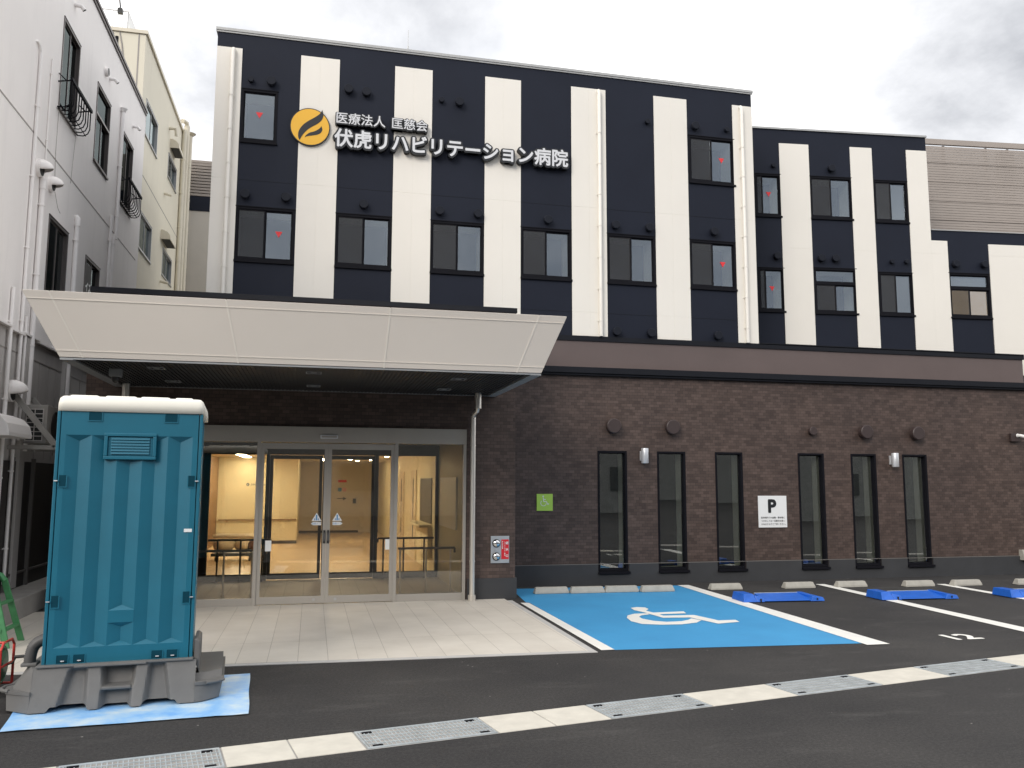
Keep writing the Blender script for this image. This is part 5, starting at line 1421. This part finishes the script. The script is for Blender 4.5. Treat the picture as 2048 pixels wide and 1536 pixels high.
for y_, z in ((0.12, 10.02), (2.74, 9.95), (5.05, 9.92)):
    mb = MB(); mb.tube([(XL, y_, z+.05), (XL+.10, y_, z+.04), (XL+.15, y_+.02, z-.02)], [.035, .035, .04], 12); mb.tube([(XL+.150, y_+.02, z-.021), (XL+.152, y_+.021, z-.024)], .03, 12, 1); mb.build('spout_hood', ['left_pipe', 'black_plastic'], wb, smooth=True)
mb = MB(); mb.tube([(XL, 2.38, 9.97), (XL+.06, 2.38, 9.97)], .09, 18); mb.tube([(XL+.061, 2.38, 9.97), (XL+.064, 2.38, 9.97)], .075, 18, 1); mb.build('wall_vent', ['left_pipe', 'black_plastic'], wb)
mb = MB(); mb.tube([(XL+.01, -.40, 7.9), (XL+.012, -.42, 7.2), (XL+.012, -.36, 6.6), (XL+.02, -.15, 6.35), (XL+.02, .0, 6.3)], .004, 5); mb.tube([(XL+.012, .62, 7.9), (XL+.012, .5, 7.0)], .003, 5); mb.build('hanging_cable', 'joint_grey', wb)
# big hood near the picture edge
mb = MB(); pr = [(XL, 2.45), (XL+.36, 2.45), (XL+.36, 2.50), (XL+.33, 2.62), (XL+.24, 2.72), (XL+.10, 2.77), (XL, 2.78)]
mb.prism([(x, -2.75, z) for x, z in pr], (0, .95, 0)); mb.build('awning_hood', 'left_pipe', wb, bevel=.01)

# air conditioner outdoor unit on a bracket
ac = root('air_conditioner', 'beige air conditioner outdoor unit carried on a wall bracket beside the toilet', 'air conditioner', (-3.9, -1.5, 2.35))
mb = MB(); mb.box(-4.08, -3.78, -1.55, -.72, 2.40, 2.96); mb.build('casing', 'curb_concrete', ac, bevel=.01)
mb = MB(); mb.box(-4.05, -3.83, -1.556, -1.551, 2.44, 2.90); mb.build('coil', 'black_plastic', ac)
mb = MB()
for k in range(8): z = 2.44+k*.065; mb.box(-4.05, -3.83, -1.566, -1.557, z-.006, z+.006)
for x in (-4.05, -3.94, -3.83): mb.box(x-.006, x+.006, -1.570, -1.5665, 2.43, 2.905)
mb.build('grille', 'left_lower', ac)
mb = MB(); mb.tube([(-3.775, -1.15, 2.68), (-3.765, -1.15, 2.68)], .21, 28); mb.build('fan_guard', 'black_plastic', ac)
mb = MB()
for y_ in (-1.62, -.75):
    mb.box(XL, -3.62, y_-.02, y_+.02, 2.31, 2.37)
    a, b = Vector((XL+.02, y_, 3.12)), Vector((-3.62, y_, 2.36)); d = Vector((.03, 0, .025)); e_ = Vector((0, .02, 0))
    mb.hexa([a-d-e_, a+d-e_, a+d+e_, a-d+e_, b-d-e_, b+d-e_, b+d+e_, b-d+e_])
    mb.tube([(-3.9, y_, 2.31), (-3.9, y_, 2.25)], .008, 6)
mb.box(XL, XL+.03, -1.66, -.7, 3.07, 3.13)
mb.build('bracket', 'curb_concrete', ac)

# ================================================================== CREAM BLOCK
cb = root('cream_building', 'cream rendered block with a railed roof behind the white building', 'building', (-7, 10, 0))
XC = -4.36
wh = [(6.87, 8.50, 10.56, 11.46), (6.86, 8.43, 7.62, 8.55), (10.27, 11.76, 10.70, 11.38), (10.15, 11.72, 7.75, 8.51)]
mb = MB(); side_grid(mb, 6.40, 13.0, 0, 12.93, wh, XC)
mb.poly([(XC, 6.40, 0), (XC, 6.40, 12.93), (-10, 6.40, 12.93), (-10, 6.40, 0)]); mb.poly([(XC, 6.40, 12.93), (XC, 13.0, 12.93), (-10, 13.0, 12.93), (-10, 6.40, 12.93)])
mb.poly([(XC, 13.0, 0), (-10, 13.0, 0), (-10, 13.0, 12.93), (XC, 13.0, 12.93)])
mb.build('wall', 'cream_wall', cb)
mb = MB(); mb.box(-10, XC+.05, 6.36, 13.05, 12.931, 13.02); mb.build('roof_cap', 'cream_pipe', cb)
mb = MB(); mb.box(XC, XC+.004, 6.5, 13, 9.47, 9.49); mb.box(-4.53, -4.50, 6.392, 6.399, 10.9, 12.93); mb.build('wall_joint', 'joint_grey', cb)
for y0, y1, z0, z1 in wh: side_window(y0, y1, z0, z1, 'alu_frame', cb, XC, back='frosted')
def box_hood(y0, y1, z, par):
    mb = MB(); pr = [(0, 0), (.26, 0), (.26, .04), (.24, .13), (.16, .22), (.05, .27), (0, .27)]
    mb.prism([(XC+a, y0, z+b) for a, b in pr], (0, y1-y0, 0)); mb.box(XC+.02, XC+.24, y0+.02, y1-.02, z-.004, z-.001, 1); mb.build('window_hood', ['cream_pipe', 'dark_brown'], par)
box_hood(10.45, 11.3, 11.62, cb); box_hood(9.75, 10.75, 8.66, cb)
mb = MB(); mb.tube([(XC, 10.2, 12.1), (XC+.18, 10.2, 12.1), (XC+.2, 10.25, 11.9)], .05, 10); mb.tube([(XC, 9.95, 10.05), (XC+.2, 9.95, 10.0)], .04, 10); mb.tube([(XC, 10.0, 7.5), (XC+.2, 10.0, 7.45)], .04, 10); mb.build('spout', 'cream_pipe', cb, smooth=True)
wpipe(12.45, 0.5, 13.0, .07, 'downpipe', 'cream_pipe', cb, XC); wpipe(12.75, 0.5, 13.25, .09, 'downpipe', 'cream_pipe', cb, XC, top='bend'); wpipe(13.1, 0.5, 13.1, .08, 'downpipe', 'cream_pipe', cb, XC+.06, top='hood')
mb = MB(); rz_ = 13.02; yb = 6.45
for k in range(12): x = -4.81-k*.115; mb.tube([(x, yb, rz_), (x, yb, 13.5)], .008, 6)
for k in range(40): y_ = yb+k*.15; mb.tube([(-4.81, y_, rz_), (-4.81, y_, 13.5)], .008, 6)
mb.tube([(-9.9, yb, 13.5), (-4.81, yb, 13.5), (-4.81, 12.9, 13.5)], .02, 8); mb.build('roof_railing', 'camera_white', cb)
mb = MB(); mb.box(-4.82, -4.80, yb, 12.9, 13.02, 13.49); mb.build('railing_panel', 'sign_white', cb)
mb = MB(); mb.tube([(-5.0, yb, 13.48), (-5.0, yb, 13.62), (-5.02, yb-.02, 13.78)], .018, 6); mb.box(-5.05, -4.94, yb-.05, yb+.05, 13.42, 13.55); mb.build('antenna_mount', 'black_plastic', cb)
mb = MB(); mb.box(-5.28, -5.10, 6.385, 6.399, 12.45, 12.88); mb.box(-5.06, -4.99, 6.385, 6.399, 12.42, 12.80); mb.build('front_window', 'window_black', cb)
mb = MB(); mb.tube([(-4.98, 6.39, 12.98), (-4.90, 6.385, 12.6), (-4.86, 6.385, 12.3), (-4.87, 6.385, 11.6), (-4.9, 6.385, 10.9)], .014, 6); mb.build('cable', 'joint_grey', cb)

# ================================================================== ACROSS THE STREET (mirrored in the glass)
sb = root('street_building', 'low dark building across the street behind the viewer, seen only in reflections', 'building', (4, -36, 0))
mb = MB(); mb.box(-40, 95, -42, -36, 0, 8.6); mb.build('wall', 'street_wall', sb)
mb = MB(); mb.box(-40.3, 95.3, -42.3, -35.7, 8.601, 8.8); mb.build('roof', 'plinth_grey', sb)
for k in range(14):
    x = -24+k*8.5; mb = MB(); mb.box(x, x+1.8, -35.98, -35.9, 1.4, 2.9); mb.build('window', 'interior_shade', sb)
